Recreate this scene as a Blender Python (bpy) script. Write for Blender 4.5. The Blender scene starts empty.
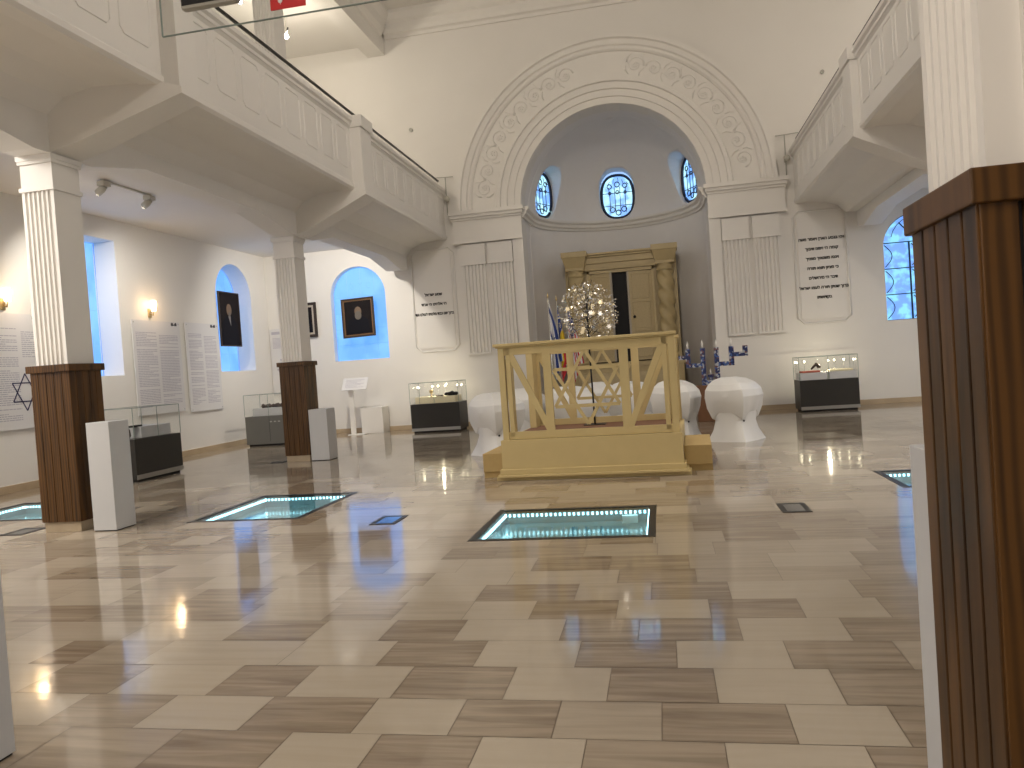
import bpy, bmesh, math, random
from mathutils import Vector, Matrix
random.seed(7)
C = bpy.context.scene.collection
PI = math.pi
AX = -1.02            # axis of symmetry of the hall
BY = 20.85            # back wall
def mx(x): return 2*AX-x

# ------------------------------------------------------------------ materials
def new_mat(name):
    m = bpy.data.materials.new(name); m.use_nodes = True
    nt = m.node_tree; b = nt.nodes['Principled BSDF']
    return m, nt, b
def mat(name, col, rough=.6, metal=0, noise=0, nscale=6, emit=None, estr=0, spec=None, coat=0, bump=0, bscale=40):
    m, nt, b = new_mat(name)
    b.inputs['Base Color'].default_value = (*col, 1)
    b.inputs['Roughness'].default_value = rough
    b.inputs['Metallic'].default_value = metal
    if spec is not None: b.inputs['Specular IOR Level'].default_value = spec
    if coat: b.inputs['Coat Weight'].default_value = coat
    if noise or bump:
        tc = nt.nodes.new('ShaderNodeTexCoord')
    if noise:
        n = nt.nodes.new('ShaderNodeTexNoise'); n.inputs['Scale'].default_value = nscale; n.inputs['Detail'].default_value = 4
        nt.links.new(tc.outputs['Object'], n.inputs['Vector'])
        mixn = nt.nodes.new('ShaderNodeMixRGB')
        mixn.inputs[1].default_value = (*[c*(1-noise) for c in col], 1)
        mixn.inputs[2].default_value = (*[min(1, c*(1+noise)) for c in col], 1)
        nt.links.new(n.outputs['Fac'], mixn.inputs[0]); nt.links.new(mixn.outputs[0], b.inputs['Base Color'])
    if bump:
        n2 = nt.nodes.new('ShaderNodeTexNoise'); n2.inputs['Scale'].default_value = bscale
        nt.links.new(tc.outputs['Object'], n2.inputs['Vector'])
        bp = nt.nodes.new('ShaderNodeBump'); bp.inputs['Strength'].default_value = bump; bp.inputs['Distance'].default_value = .01
        nt.links.new(n2.outputs['Fac'], bp.inputs['Height']); nt.links.new(bp.outputs[0], b.inputs['Normal'])
    if emit:
        b.inputs['Emission Color'].default_value = (*emit, 1); b.inputs['Emission Strength'].default_value = estr
    return m
M = {}
M['plaster'] = mat('plaster', (.80, .775, .735), .75, noise=.02, nscale=1.5, bump=.05, bscale=25)
M['plaster2'] = mat('painted_stucco', (.80, .775, .735), .6, noise=.02, nscale=3)
M['apse'] = mat('apse_plaster', (.82, .80, .79), .8, noise=.02)
M['white'] = mat('white_lacquer', (.80, .80, .79), .35)
M['pedestal'] = mat('pedestal_board', (.55, .555, .565), .55, noise=.02)
M['cream'] = mat('cream_painted_wood', (.62, .49, .235), .5, noise=.06, nscale=5)
M['cream_step'] = mat('carpeted_step', (.50, .36, .155), .8, noise=.06, nscale=20)
M['gold'] = mat('ark_wood', (.46, .365, .19), .45, noise=.1, nscale=7)
M['gold2'] = mat('ark_door_wood', (.48, .39, .225), .5, noise=.16, nscale=30)
M['edge'] = mat('door_edge', (.42, .38, .32), .6)
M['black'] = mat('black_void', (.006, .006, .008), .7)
M['blackmetal'] = mat('black_metal', (.012, .012, .013), .4, metal=.3)
M['charcoal'] = mat('charcoal_laminate', (.022, .020, .017), .45, noise=.1, nscale=3)
M['greycab'] = mat('grey_laminate', (.13, .13, .12), .45, noise=.05)
M['steel'] = mat('brushed_steel', (.45, .45, .44), .35, metal=.9)
M['brass'] = mat('brass', (.55, .42, .22), .35, metal=.9)
M['greyplastic'] = mat('grey_plastic', (.40, .39, .35), .5)
M['fixture'] = mat('fixture_paint', (.55, .53, .46), .5)
M['carpet'] = mat('bima_carpet', (.20, .10, .055), .9, noise=.2, nscale=30)
M['bluetape'] = None
M['paper'] = mat('panel_print', (.72, .71, .71), .5)
M['ink'] = mat('grey_ink', (.46, .44, .50), .7)
M['ink2'] = mat('black_ink', (.03, .03, .04), .7)
M['starink'] = mat('star_ink', (.03, .025, .09), .6)
M['letter'] = mat('black_letters', (.03, .028, .025), .6)
M['canvas'] = mat('dark_canvas', (.014, .011, .012), .8, spec=.15, noise=.35, nscale=6)
M['skin'] = mat('painted_face', (.17, .11, .07), .6, noise=.2, nscale=30)
M['beard'] = mat('painted_beard', (.13, .115, .095), .6, noise=.2, nscale=30)
M['coat'] = mat('painted_coat', (.009, .009, .014), .8, spec=.15)
M['shirt'] = mat('painted_shirt', (.20, .19, .19), .6)
M['frame_dark'] = mat('dark_frame_wood', (.035, .022, .014), .4)
M['frame_gilt'] = mat('gilt_frame', (.19, .10, .045), .4, metal=.3, noise=.15, nscale=30)
M['mount'] = mat('picture_mount', (.48, .42, .34), .7)
M['flag_white'] = mat('flag_white', (.68, .68, .70), .75)
M['flag_blue'] = mat('flag_blue', (.012, .035, .19), .75)
M['flag_navy'] = mat('flag_navy', (.012, .02, .12), .75)
M['flag_yellow'] = mat('flag_yellow', (.62, .43, .02), .75)
M['flag_red'] = mat('flag_red', (.48, .02, .03), .75)
M['candle'] = mat('candle_wax', (.85, .83, .78), .5)
M['silver'] = mat('silver_leaf', (.85, .84, .80), .22, metal=.85)
M['goldleaf'] = mat('gold_leaf', (.66, .58, .40), .3, metal=.85)
M['red'] = mat('red_sign', (.55, .012, .015), .4)
M['redcloth'] = mat('red_cloth', (.55, .16, .11), .8)
M['creamcloth'] = mat('cream_cloth', (.82, .74, .52), .8)
M['browncover'] = mat('brown_cover', (.06, .04, .03), .5)
M['stone'] = mat('skirting_stone', (.50, .39, .26), .25, noise=.15, nscale=4)
M['plinth'] = mat('plinth_stone', (.40, .32, .22), .3, noise=.2, nscale=5)
M['sconce'] = mat('lit_sconce_glass', (1, .85, .6), .4, emit=(1, .70, .38), estr=4)
M['lamp'] = mat('lit_lamp', (1, 1, 1), .4, emit=(1, .93, .80), estr=30)
M['caselamp'] = mat('case_lamp', (1, 1, 1), .4, emit=(1, .90, .62), estr=10)
M['led'] = mat('led', (1, 1, 1), .4, emit=(.50, .86, 1), estr=4.5)
M['basin'] = mat('pit_basin', (.17, .23, .24), .16, noise=.1, nscale=4)
M['grout'] = mat('grout', (.16, .12, .085), .8)
M['grille'] = mat('window_iron', (.012, .02, .05), .5)

def glass_mat(name, tint=(.988, .993, .990), refl=.05):
    m = bpy.data.materials.new(name); m.use_nodes = True; nt = m.node_tree; nt.nodes.clear()
    o = nt.nodes.new('ShaderNodeOutputMaterial'); mixs = nt.nodes.new('ShaderNodeMixShader')
    t = nt.nodes.new('ShaderNodeBsdfTransparent'); t.inputs[0].default_value = (*tint, 1)
    g = nt.nodes.new('ShaderNodeBsdfGlossy'); g.inputs['Roughness'].default_value = .02
    fr = nt.nodes.new('ShaderNodeFresnel'); fr.inputs[0].default_value = 1.45
    geo = nt.nodes.new('ShaderNodeNewGeometry'); inv = nt.nodes.new('ShaderNodeMath'); inv.operation = 'SUBTRACT'; inv.inputs[0].default_value = 1
    mu = nt.nodes.new('ShaderNodeMath'); mu.operation = 'MULTIPLY'
    nt.links.new(geo.outputs['Backfacing'], inv.inputs[1]); nt.links.new(inv.outputs[0], mu.inputs[0]); nt.links.new(fr.outputs[0], mu.inputs[1])
    nt.links.new(mu.outputs[0], mixs.inputs[0]); nt.links.new(t.outputs[0], mixs.inputs[1]); nt.links.new(g.outputs[0], mixs.inputs[2])
    nt.links.new(mixs.outputs[0], o.inputs[0]); return m
M['glass'] = glass_mat('clear_glass')
M['glass_edge'] = mat('glass_edge', (.20, .26, .24), .3)
M['glass_green'] = glass_mat('pit_glass', (.80, .93, .93))

def pane_mat(name, c1, c2, strength, scale=2.0, sharp=(.4, .6), zgrad=None):
    m = bpy.data.materials.new(name); m.use_nodes = True; nt = m.node_tree
    b = nt.nodes['Principled BSDF']; b.inputs['Roughness'].default_value = .35
    tc = nt.nodes.new('ShaderNodeTexCoord'); n = nt.nodes.new('ShaderNodeTexNoise')
    n.inputs['Scale'].default_value = scale; n.inputs['Detail'].default_value = 3
    nt.links.new(tc.outputs['Object'], n.inputs['Vector'])
    cr = nt.nodes.new('ShaderNodeValToRGB'); cr.color_ramp.elements[0].position = sharp[0]; cr.color_ramp.elements[1].position = sharp[1]
    cr.color_ramp.elements[0].color = (*c1, 1); cr.color_ramp.elements[1].color = (*c2, 1)
    nt.links.new(n.outputs['Fac'], cr.inputs[0]); nt.links.new(cr.outputs[0], b.inputs['Emission Color'])
    b.inputs['Base Color'].default_value = (.1, .16, .25, 1)
    b.inputs['Emission Strength'].default_value = strength
    return m
M['blind'] = pane_mat('backlit_blind', (.10, .33, .93), (.16, .44, 1.0), .78, 1.5)
M['daypane'] = pane_mat('daylit_pane', (.13, .30, .80), (.22, .62, .95), .85, 5, (.45, .6))
M['apsepane'] = pane_mat('daylit_apse_pane', (.16, .36, .85), (.45, .85, 1.0), 1.0, 3, (.42, .6))

def wood_mat():
    m, nt, b = new_mat('stained_pine')
    tc = nt.nodes.new('ShaderNodeTexCoord'); mp = nt.nodes.new('ShaderNodeMapping')
    mp.inputs['Scale'].default_value = (7, 7, .6)
    n = nt.nodes.new('ShaderNodeTexNoise'); n.inputs['Scale'].default_value = 2.2; n.inputs['Detail'].default_value = 2
    w = nt.nodes.new('ShaderNodeTexWave'); w.bands_direction = 'X'; w.inputs['Scale'].default_value = 1.3; w.inputs['Distortion'].default_value = 9
    w.inputs['Detail'].default_value = 2; w.inputs['Detail Scale'].default_value = .8
    nt.links.new(tc.outputs['Object'], mp.inputs[0]); nt.links.new(mp.outputs[0], n.inputs['Vector']); nt.links.new(mp.outputs[0], w.inputs['Vector'])
    a = nt.nodes.new('ShaderNodeMath'); a.operation = 'ADD'; nt.links.new(n.outputs['Fac'], a.inputs[0])
    s = nt.nodes.new('ShaderNodeMath'); s.operation = 'MULTIPLY'; s.inputs[1].default_value = .48
    nt.links.new(w.outputs['Fac'], s.inputs[0]); nt.links.new(s.outputs[0], a.inputs[1])
    cr = nt.nodes.new('ShaderNodeValToRGB'); cr.color_ramp.elements[0].position = .35; cr.color_ramp.elements[1].position = .95
    cr.color_ramp.elements[0].color = (.026, .0115, .003, 1); cr.color_ramp.elements[1].color = (.105, .047, .011, 1)
    nt.links.new(a.outputs[0], cr.inputs[0]); nt.links.new(cr.outputs[0], b.inputs['Base Color'])
    b.inputs['Roughness'].default_value = .42; b.inputs['Specular IOR Level'].default_value = .3
    return m
M['wood'] = wood_mat()

def floor_mat():
    m, nt, b = new_mat('polished_marble_tiles')
    at = nt.nodes.new('ShaderNodeAttribute'); at.attribute_name = 'tile'
    sep = nt.nodes.new('ShaderNodeSeparateColor'); nt.links.new(at.outputs['Color'], sep.inputs[0])
    tc = nt.nodes.new('ShaderNodeTexCoord'); mp = nt.nodes.new('ShaderNodeMapping'); mp.inputs['Scale'].default_value = (1.3, 16, 1)
    nt.links.new(tc.outputs['Object'], mp.inputs[0])
    cmb = nt.nodes.new('ShaderNodeCombineXYZ'); mul = nt.nodes.new('ShaderNodeMath'); mul.operation = 'MULTIPLY'; mul.inputs[1].default_value = 50
    nt.links.new(sep.outputs['Green'], mul.inputs[0]); nt.links.new(mul.outputs[0], cmb.inputs[2])
    add = nt.nodes.new('ShaderNodeVectorMath'); add.operation = 'ADD'
    nt.links.new(mp.outputs[0], add.inputs[0]); nt.links.new(cmb.outputs[0], add.inputs[1])
    n = nt.nodes.new('ShaderNodeTexNoise'); n.inputs['Scale'].default_value = 1.0; n.inputs['Detail'].default_value = 5; n.inputs['Distortion'].default_value = .6
    nt.links.new(add.outputs[0], n.inputs['Vector'])
    dark = nt.nodes.new('ShaderNodeValToRGB')
    dark.color_ramp.elements[0].position = .3; dark.color_ramp.elements[1].position = .7
    dark.color_ramp.elements[0].color = (.20, .15, .104, 1); dark.color_ramp.elements[1].color = (.35, .283, .208, 1)
    light = nt.nodes.new('ShaderNodeValToRGB')
    light.color_ramp.elements[0].position = .25; light.color_ramp.elements[1].position = .6
    light.color_ramp.elements[0].color = (.41, .35, .268, 1); light.color_ramp.elements[1].color = (.44, .378, .295, 1)
    nt.links.new(n.outputs['Fac'], dark.inputs[0]); nt.links.new(n.outputs['Fac'], light.inputs[0])
    mixn = nt.nodes.new('ShaderNodeMixRGB'); nt.links.new(sep.outputs['Red'], mixn.inputs[0])
    nt.links.new(dark.outputs[0], mixn.inputs[1]); nt.links.new(light.outputs[0], mixn.inputs[2])
    nt.links.new(mixn.outputs[0], b.inputs['Base Color'])
    b.inputs['IOR'].default_value = 1.6
    ro = nt.nodes.new('ShaderNodeMath'); ro.operation = 'MULTIPLY_ADD'; ro.inputs[1].default_value = .085; ro.inputs[2].default_value = .05
    sx_ = nt.nodes.new('ShaderNodeMath'); sx_.operation = 'MULTIPLY'
    nt.links.new(n.outputs['Fac'], sx_.inputs[0]); nt.links.new(sep.outputs['Green'], sx_.inputs[1])
    nt.links.new(sx_.outputs[0], ro.inputs[0]); nt.links.new(ro.outputs[0], b.inputs['Roughness'])
    n2 = nt.nodes.new('ShaderNodeTexNoise'); n2.inputs['Scale'].default_value = 1.2; nt.links.new(tc.outputs['Object'], n2.inputs['Vector'])
    bp = nt.nodes.new('ShaderNodeBump'); bp.inputs['Strength'].default_value = .03; bp.inputs['Distance'].default_value = .02
    nt.links.new(n2.outputs['Fac'], bp.inputs['Height'])
    b2 = nt.nodes.new('ShaderNodeBump'); b2.inputs['Strength'].default_value = .2; b2.inputs['Distance'].default_value = .0022
    nt.links.new(n.outputs['Fac'], b2.inputs['Height']); nt.links.new(bp.outputs[0], b2.inputs['Normal']); nt.links.new(b2.outputs[0], b.inputs['Normal'])
    return m
M['floor'] = floor_mat()

def menorah_mat():
    m, nt, b = new_mat('blue_white_mosaic')
    tc = nt.nodes.new('ShaderNodeTexCoord'); v = nt.nodes.new('ShaderNodeTexVoronoi'); v.inputs['Scale'].default_value = 22
    nt.links.new(tc.outputs['Object'], v.inputs['Vector'])
    sep = nt.nodes.new('ShaderNodeSeparateColor'); nt.links.new(v.outputs['Color'], sep.inputs[0])
    cr = nt.nodes.new('ShaderNodeValToRGB'); cr.color_ramp.interpolation = 'CONSTANT'
    e = cr.color_ramp.elements; e[0].position = 0; e[0].color = (.010, .022, .11, 1); e[1].position = .50; e[1].color = (.05, .11, .34, 1)
    x = e.new(.66); x.color = (.45, .47, .52, 1); x = e.new(.88); x.color = (.16, .07, .08, 1)
    nt.links.new(sep.outputs['Red'], cr.inputs[0]); nt.links.new(cr.outputs[0], b.inputs['Base Color']); b.inputs['Roughness'].default_value = .3
    return m
M['mosaic'] = menorah_mat()

# ------------------------------------------------------------------ geometry helpers
class MB:
    def __init__(s): s.v = []; s.f = []; s.m = []; s.sm = []; s.loose = False
    def face(s, pts, mi=0, smooth=False):
        s.loose = True
        i = len(s.v); s.v += [tuple(p) for p in pts]; s.f.append(tuple(range(i, i+len(pts)))); s.m.append(mi); s.sm.append(smooth); return s
    def mesh(s, vs, fs, mi=0, smooth=False):
        i = len(s.v); s.v += [tuple(p) for p in vs]
        for f in fs: s.f.append(tuple(i+k for k in f)); s.m.append(mi); s.sm.append(smooth)
        return s
    def box(s, x0, x1, y0, y1, z0, z1, mi=0):
        return s.hexa([(x0,y0),(x1,y0),(x1,y1),(x0,y1)], z0, [(x0,y0),(x1,y0),(x1,y1),(x0,y1)], z1, mi)
    def hexa(s, a, z0, b, z1, mi=0):
        vs = [(x, y, z0) for x, y in a]+[(x, y, z1) for x, y in b]
        return s.mesh(vs, [(3,2,1,0),(4,5,6,7),(0,1,5,4),(1,2,6,5),(2,3,7,6),(3,0,4,7)], mi)
    def prism(s, poly, axis, a, b, mi=0, smooth=False):
        # poly in the plane perpendicular to axis: x->(y,z)  y->(x,z)  z->(x,y)
        def P(p, t):
            return {'x': (t, p[0], p[1]), 'y': (p[0], t, p[1]), 'z': (p[0], p[1], t)}[axis]
        n = len(poly); vs = [P(p, a) for p in poly]+[P(p, b) for p in poly]
        s.mesh(vs, [tuple(range(n))[::-1], tuple(range(n, 2*n))], mi)
        i = len(s.v)-2*n
        for k in range(n):
            s.f.append((i+k, i+(k+1) % n, i+n+(k+1) % n, i+n+k)); s.m.append(mi); s.sm.append(smooth)
        return s
    def tube(s, path, r, n=8, mi=0, closed=False, flat=None):
        pts = [Vector(p) for p in path]; N = len(pts); rings = []
        for k, p in enumerate(pts):
            if closed: t = pts[(k+1) % N]-pts[k-1]
            else: t = pts[min(k+1, N-1)]-pts[max(k-1, 0)]
            t.normalize(); up = Vector((0, 0, 1)) if abs(t.z) < .9 else Vector((0, 1, 0))
            a = t.cross(up).normalized(); b = t.cross(a).normalized()
            rr = r[k] if isinstance(r, (list, tuple)) else r
            rings.append([p+a*math.cos(2*PI*j/n)*rr+b*math.sin(2*PI*j/n)*rr for j in range(n)])
        i = len(s.v)
        for R in rings: s.v += [tuple(q) for q in R]
        last = N if closed else N-1
        for k in range(last):
            for j in range(n):
                k2 = (k+1) % N
                s.f.append((i+k*n+j, i+k*n+(j+1) % n, i+k2*n+(j+1) % n, i+k2*n+j)); s.m.append(mi); s.sm.append(n > 5)
        if not closed:
            s.f.append(tuple(i+j for j in range(n))); s.m.append(mi); s.sm.append(False)
            s.f.append(tuple(i+(N-1)*n+j for j in range(n))[::-1]); s.m.append(mi); s.sm.append(False)
        return s
    def lathe(s, prof, c=(0, 0, 0), n=24, mi=0, twist=0):
        i = len(s.v)
        for k, (r, z) in enumerate(prof):
            for j in range(n):
                a = 2*PI*j/n; s.v.append((c[0]+r*math.cos(a), c[1]+r*math.sin(a), c[2]+z))
        for k in range(len(prof)-1):
            for j in range(n):
                s.f.append((i+k*n+j, i+k*n+(j+1) % n, i+(k+1)*n+(j+1) % n, i+(k+1)*n+j)); s.m.append(mi); s.sm.append(True)
        s.f.append(tuple(i+j for j in range(n))[::-1]); s.m.append(mi); s.sm.append(False)
        q = i+(len(prof)-1)*n
        s.f.append(tuple(q+j for j in range(n))); s.m.append(mi); s.sm.append(False)
        return s
    def ball(s, c, r, n=10, mi=0, sz=1, sx=1, sy=1):
        i = len(s.v); R = n//2
        for k in range(R+1):
            t = PI*k/R
            for j in range(n):
                a = 2*PI*j/n; s.v.append((c[0]+sx*r*math.sin(t)*math.cos(a), c[1]+sy*r*math.sin(t)*math.sin(a), c[2]+sz*r*math.cos(t)))
        for k in range(R):
            for j in range(n):
                s.f.append((i+k*n+j, i+(k+1)*n+j, i+(k+1)*n+(j+1) % n, i+k*n+(j+1) % n)); s.m.append(mi); s.sm.append(True)
        return s
    def bar(s, p, q, w, d, mi=0, dirn=(0, 1, 0)):
        # rectangular bar between p and q: width w in the plane perpendicular to dirn, thickness d along dirn
        p = Vector(p); q = Vector(q); t = (q-p).normalized(); D = Vector(dirn); a = t.cross(D).normalized()*w/2; D = D*d/2
        vs = [p-a-D, p+a-D, p+a+D, p-a+D, q-a-D, q+a-D, q+a+D, q-a+D]
        return s.mesh(vs, [(3,2,1,0),(4,5,6,7),(0,1,5,4),(1,2,6,5),(2,3,7,6),(3,0,4,7)], mi)
    def build(s, name, mats, parent=None, bevel=0, loc=None, fix=True):
        me = bpy.data.meshes.new(name); me.from_pydata(s.v, [], s.f)
        if not isinstance(mats, (list, tuple)): mats = [mats]
        for m in mats: me.materials.append(m)
        for p, mi, sm in zip(me.polygons, s.m, s.sm): p.material_index = mi; p.use_smooth = sm
        if fix:
            bm = bmesh.new(); bm.from_mesh(me)
            if s.loose: bmesh.ops.remove_doubles(bm, verts=bm.verts, dist=1e-5)
            bmesh.ops.recalc_face_normals(bm, faces=bm.faces); bm.to_mesh(me); bm.free()
        me.update()
        o = bpy.data.objects.new(name, me); C.objects.link(o)
        if parent: o.parent = parent
        if loc: o.location = loc
        if bevel:
            b = o.modifiers.new('bevel', 'BEVEL'); b.width = bevel; b.segments = 2; b.limit_method = 'ANGLE'; b.angle_limit = math.radians(40)
        return o
def thing(name, label, cat, loc=(0, 0, 0), rz=0, group=None):
    o = bpy.data.objects.new(name, None); C.objects.link(o); o.location = loc; o.rotation_euler = (0, 0, rz)
    o.empty_display_size = .1
    return tag(o, label, cat, group)
def tag(o, label, cat, group=None):
    o['label'] = label; o['category'] = cat
    if group: o['group'] = group
    return o
def struct(o): o['kind'] = 'structure'; return o
def dup(root, loc, rz=None, label=None, group=None):
    r = root.copy(); C.objects.link(r); r.location = loc
    if rz is not None: r.rotation_euler = (0, 0, rz)
    if label: r['label'] = label
    if group: r['group'] = group
    for ch in list(root.children):
        c = ch.copy(); C.objects.link(c); c.parent = r
        for g in list(ch.children):
            d = g.copy(); C.objects.link(d); d.parent = c
    return r
def flutes(w, n, depth, margin=.03, seg=5, fr=.68):
    """profile of a fluted face: points from (0,0) to (w,0), flutes cut to -depth"""
    p = [(0, 0)]; pitch = (w-2*margin)/n; fw = pitch*fr
    for k in range(n):
        c = margin+pitch*(k+.5)
        for j in range(seg+1):
            a = PI*j/seg; p.append((c-math.cos(a)*fw/2, -math.sin(a)*depth))
    p.append((w, 0)); return p
def text_mesh(s, size, name, m, parent, loc, rot, align='CENTER', extrude=.004, bold=0, sx=1):
    cu = bpy.data.curves.new(name, 'FONT'); cu.body = s; cu.size = size; cu.align_x = align; cu.align_y = 'CENTER'; cu.extrude = extrude
    o = bpy.data.objects.new(name, cu); C.objects.link(o)
    dg = bpy.context.evaluated_depsgraph_get(); me = bpy.data.meshes.new_from_object(o.evaluated_get(dg))
    C.objects.unlink(o); bpy.data.objects.remove(o)
    if bold:
        bm = bmesh.new(); bm.from_mesh(me); src = bm.faces[:]+bm.edges[:]+bm.verts[:]
        for dx, dz in ((bold, 0), (0, bold), (bold, bold)):
            g = bmesh.ops.duplicate(bm, geom=src)['geom']; bmesh.ops.translate(bm, vec=(dx, dz, 0), verts=[e for e in g if isinstance(e, bmesh.types.BMVert)])
        bm.to_mesh(me); bm.free()
    me.materials.clear(); me.materials.append(m)
    q = bpy.data.objects.new(name, me); C.objects.link(q); q.location = loc; q.rotation_euler = rot; q.scale = (sx, 1, 1)
    if parent: q.parent = parent
    return q

# ------------------------------------------------------------------ camera (solved from the photograph's vanishing points)
F, YAW, PITCH, ROLL = 770.9, .19296, -.0224, -.06952
cy, sy = math.cos(YAW), math.sin(YAW)
fw = Vector((-sy*math.cos(PITCH), cy*math.cos(PITCH), math.sin(PITCH))); rt = Vector((cy, sy, 0)); up = rt.cross(fw)
r2 = rt*math.cos(ROLL)+up*math.sin(ROLL); u2 = -rt*math.sin(ROLL)+up*math.cos(ROLL)
cam = bpy.data.cameras.new('camera'); cam.sensor_width = 36; cam.lens = F*36/1024; cam.clip_start = .05; cam.clip_end = 200
co = bpy.data.objects.new('camera', cam); C.objects.link(co)
co.matrix_world = Matrix(((r2.x, u2.x, -fw.x, 0), (r2.y, u2.y, -fw.y, 0), (r2.z, u2.z, -fw.z, 1.58), (0, 0, 0, 1)))
bpy.context.scene.camera = co

# ------------------------------------------------------------------ floor of real tiles, with holes for the glazed pits
PITS = [(-1.86, -.15, 6.85, 8.32), (-5.65, -4.21, 8.20, 10.0), (-9.78, -8.1, 8.72, 10.2), (2.45, 3.95, 8.85, 10.05)]
def floor_tiles():
    X0, X1, Y0, Y1 = -11.2, 9.16, -3.0, 20.85
    def P(x, y):      # pixel -> floor point
        d = fw+r2*((x-512)/F)-u2*((y-384)/F); t = -1.58/d.z; return d.x*t, d.y*t
    rows = {}         # front rows read off the photograph: y at x~700, then (right end px, lightness) left to right
    L, D, m_ = 1, 0, .55
    R = [
     (741.9, [(186, .3), (294, D), (383, L), (483, D), (587, L), (724.5, .1), (865, L), (960, D)]),
     (702.8, [(95, L), (181, .2), (277, L), (380, D), (468, L), (562, D), (662, m_), (785, D), (887, L), (960, .1)]),
     (668.2, [(75, L), (158, .3), (248, L), (321, D), (416, L), (517.5, .05), (612, L), (713, D), (829, L), (950, .15)]),
     (640.7, [(81, L), (122, D), (179, .5), (309, .9), (400, L), (489, D), (582, L), (676, D), (783, L), (892, .1), (960, .7)]),
     (618.4, [(60, .6), (160, .8), (256, .9), (332, D), (400, L), (469, D), (567, L), (640, .1), (737, .1), (839, L), (940, .2)]),
     (599.2, [(346, .6), (410, .1), (476, .8), (538, L), (619, D), (708, L), (796, D), (876, L), (960, .4)]),
     (581.9, [(355, .8), (416, .1), (488, L), (580, D), (652, .7), (727, .1), (849, L), (930, .4)]),
     (568.3, [(355, .5), (438, .1), (516, L), (620, .9), (695, .1), (776, .6), (860, .7)])]
    def yl(y, x):   # row joint height at pixel column x
        sl = (620-y)/(-3750-700); return y+sl*(x-700)
    ys = [P(700, yl(r[0], 700))[1] for r in R]
    tiles = []
    h = .402
    for i, (yy, segs) in enumerate(R):
        y1 = ys[i]; y0 = ys[i-1] if i else y1-h
        xs = [P(px, yl(yy, px))[0] for px, _ in segs]
        x = xs[0]-.6; seg = []
        for xe, (_, c) in zip(xs, segs):
            seg.append((x, xe, c)); x = xe
        a = seg[0][0]
        while a > X0: seg.insert(0, (a-.6, a, random.random())); a -= .6
        a = seg[-1][1]
        while a < X1: seg.append((a, a+.6, random.random()*.8)); a += .6
        # tile strip whose far edge is y1 and near edge y0 (rows listed near to far)
        tiles += [(s0, s1, y1-(y1-y0) if i else y0, y1, c) for s0, s1, c in seg]
    # listed joints are the FAR edges of each row: shift the colours one row nearer is already in the listing
    def rand_rows(ya, yb):
        n = max(1, round((yb-ya)/h)); hh = (yb-ya)/n
        for k in range(n):
            x = X0-random.random()*.6
            while x < X1:
                w = random.choice([.6, .6, .6, .6, .45, .75])
                tiles.append((x, x+w, ya+k*hh, ya+(k+1)*hh, random.choice([0, .15, .3, .5, .7, .85, 1]))); x += w
    rand_rows(ys[-1], Y1); rand_rows(Y0, ys[0]-h)
    v, f, cols = [], [], []
    def emit(a, b, c, d, col, tilt, base, g=.002):
        for (hx0, hx1, hy0, hy1) in PITS:
            if a < hx1 and b > hx0 and c < hy1 and d > hy0:
                if a < hx0: emit(a, hx0, c, d, col, tilt, base)
                if b > hx1: emit(hx1, b, c, d, col, tilt, base)
                a2, b2 = max(a, hx0), min(b, hx1)
                if c < hy0: emit(a2, b2, c, hy0, col, tilt, base)
                if d > hy1: emit(a2, b2, hy1, d, col, tilt, base)
                return
        if b-a < .006 or d-c < .006: return
        i = len(v); x0, y0 = base
        for (x, y) in ((a+g, c+g), (b-g, c+g), (b-g, d-g), (a+g, d-g)):
            v.append((x, y, tilt[0]*(x-x0)+tilt[1]*(y-y0)))
        f.append((i, i+1, i+2, i+3)); cols.append(col)
    for (a, b, c, d, col) in tiles:
        a, b, c, d = max(a, X0), min(b, X1), max(c, Y0), min(d, Y1)
        if b-a < .01 or d-c < .01: continue
        emit(a, b, c, d, (col, random.random(), 0), (random.gauss(0, .0007), random.gauss(0, .0014)), ((a+b)/2, (c+d)/2))
    me = bpy.data.meshes.new('floor'); me.from_pydata(v, [], f)
    ca = me.color_attributes.new('tile', 'FLOAT_COLOR', 'CORNER')
    for p in me.polygons:
        for li in p.loop_indices: ca.data[li].color = (*cols[p.index], 1)
    # grout bed just below, built as strips around the pits
    me.materials.append(M['floor']); me.materials.append(M['grout'])
    o = bpy.data.objects.new('floor', me); C.objects.link(o); struct(o)
    bm = bmesh.new(); bm.from_mesh(me); lay = bm.loops.layers.float_color['tile']
    xs = sorted({X0, X1, *[p[0] for p in PITS], *[p[1] for p in PITS]}); yy = sorted({Y0, Y1, *[p[2] for p in PITS], *[p[3] for p in PITS]})
    for i in range(len(xs)-1):
        for j in range(len(yy)-1):
            cx, cyy = (xs[i]+xs[i+1])/2, (yy[j]+yy[j+1])/2
            if any(p[0] < cx < p[1] and p[2] < cyy < p[3] for p in PITS): continue
            vs = [bm.verts.new((a, b, -.003)) for a, b in ((xs[i], yy[j]), (xs[i+1], yy[j]), (xs[i+1], yy[j+1]), (xs[i], yy[j+1]))]
            fc = bm.faces.new(vs); fc.material_index = 1
    bm.to_mesh(me); bm.free()
floor_tiles()

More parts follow.
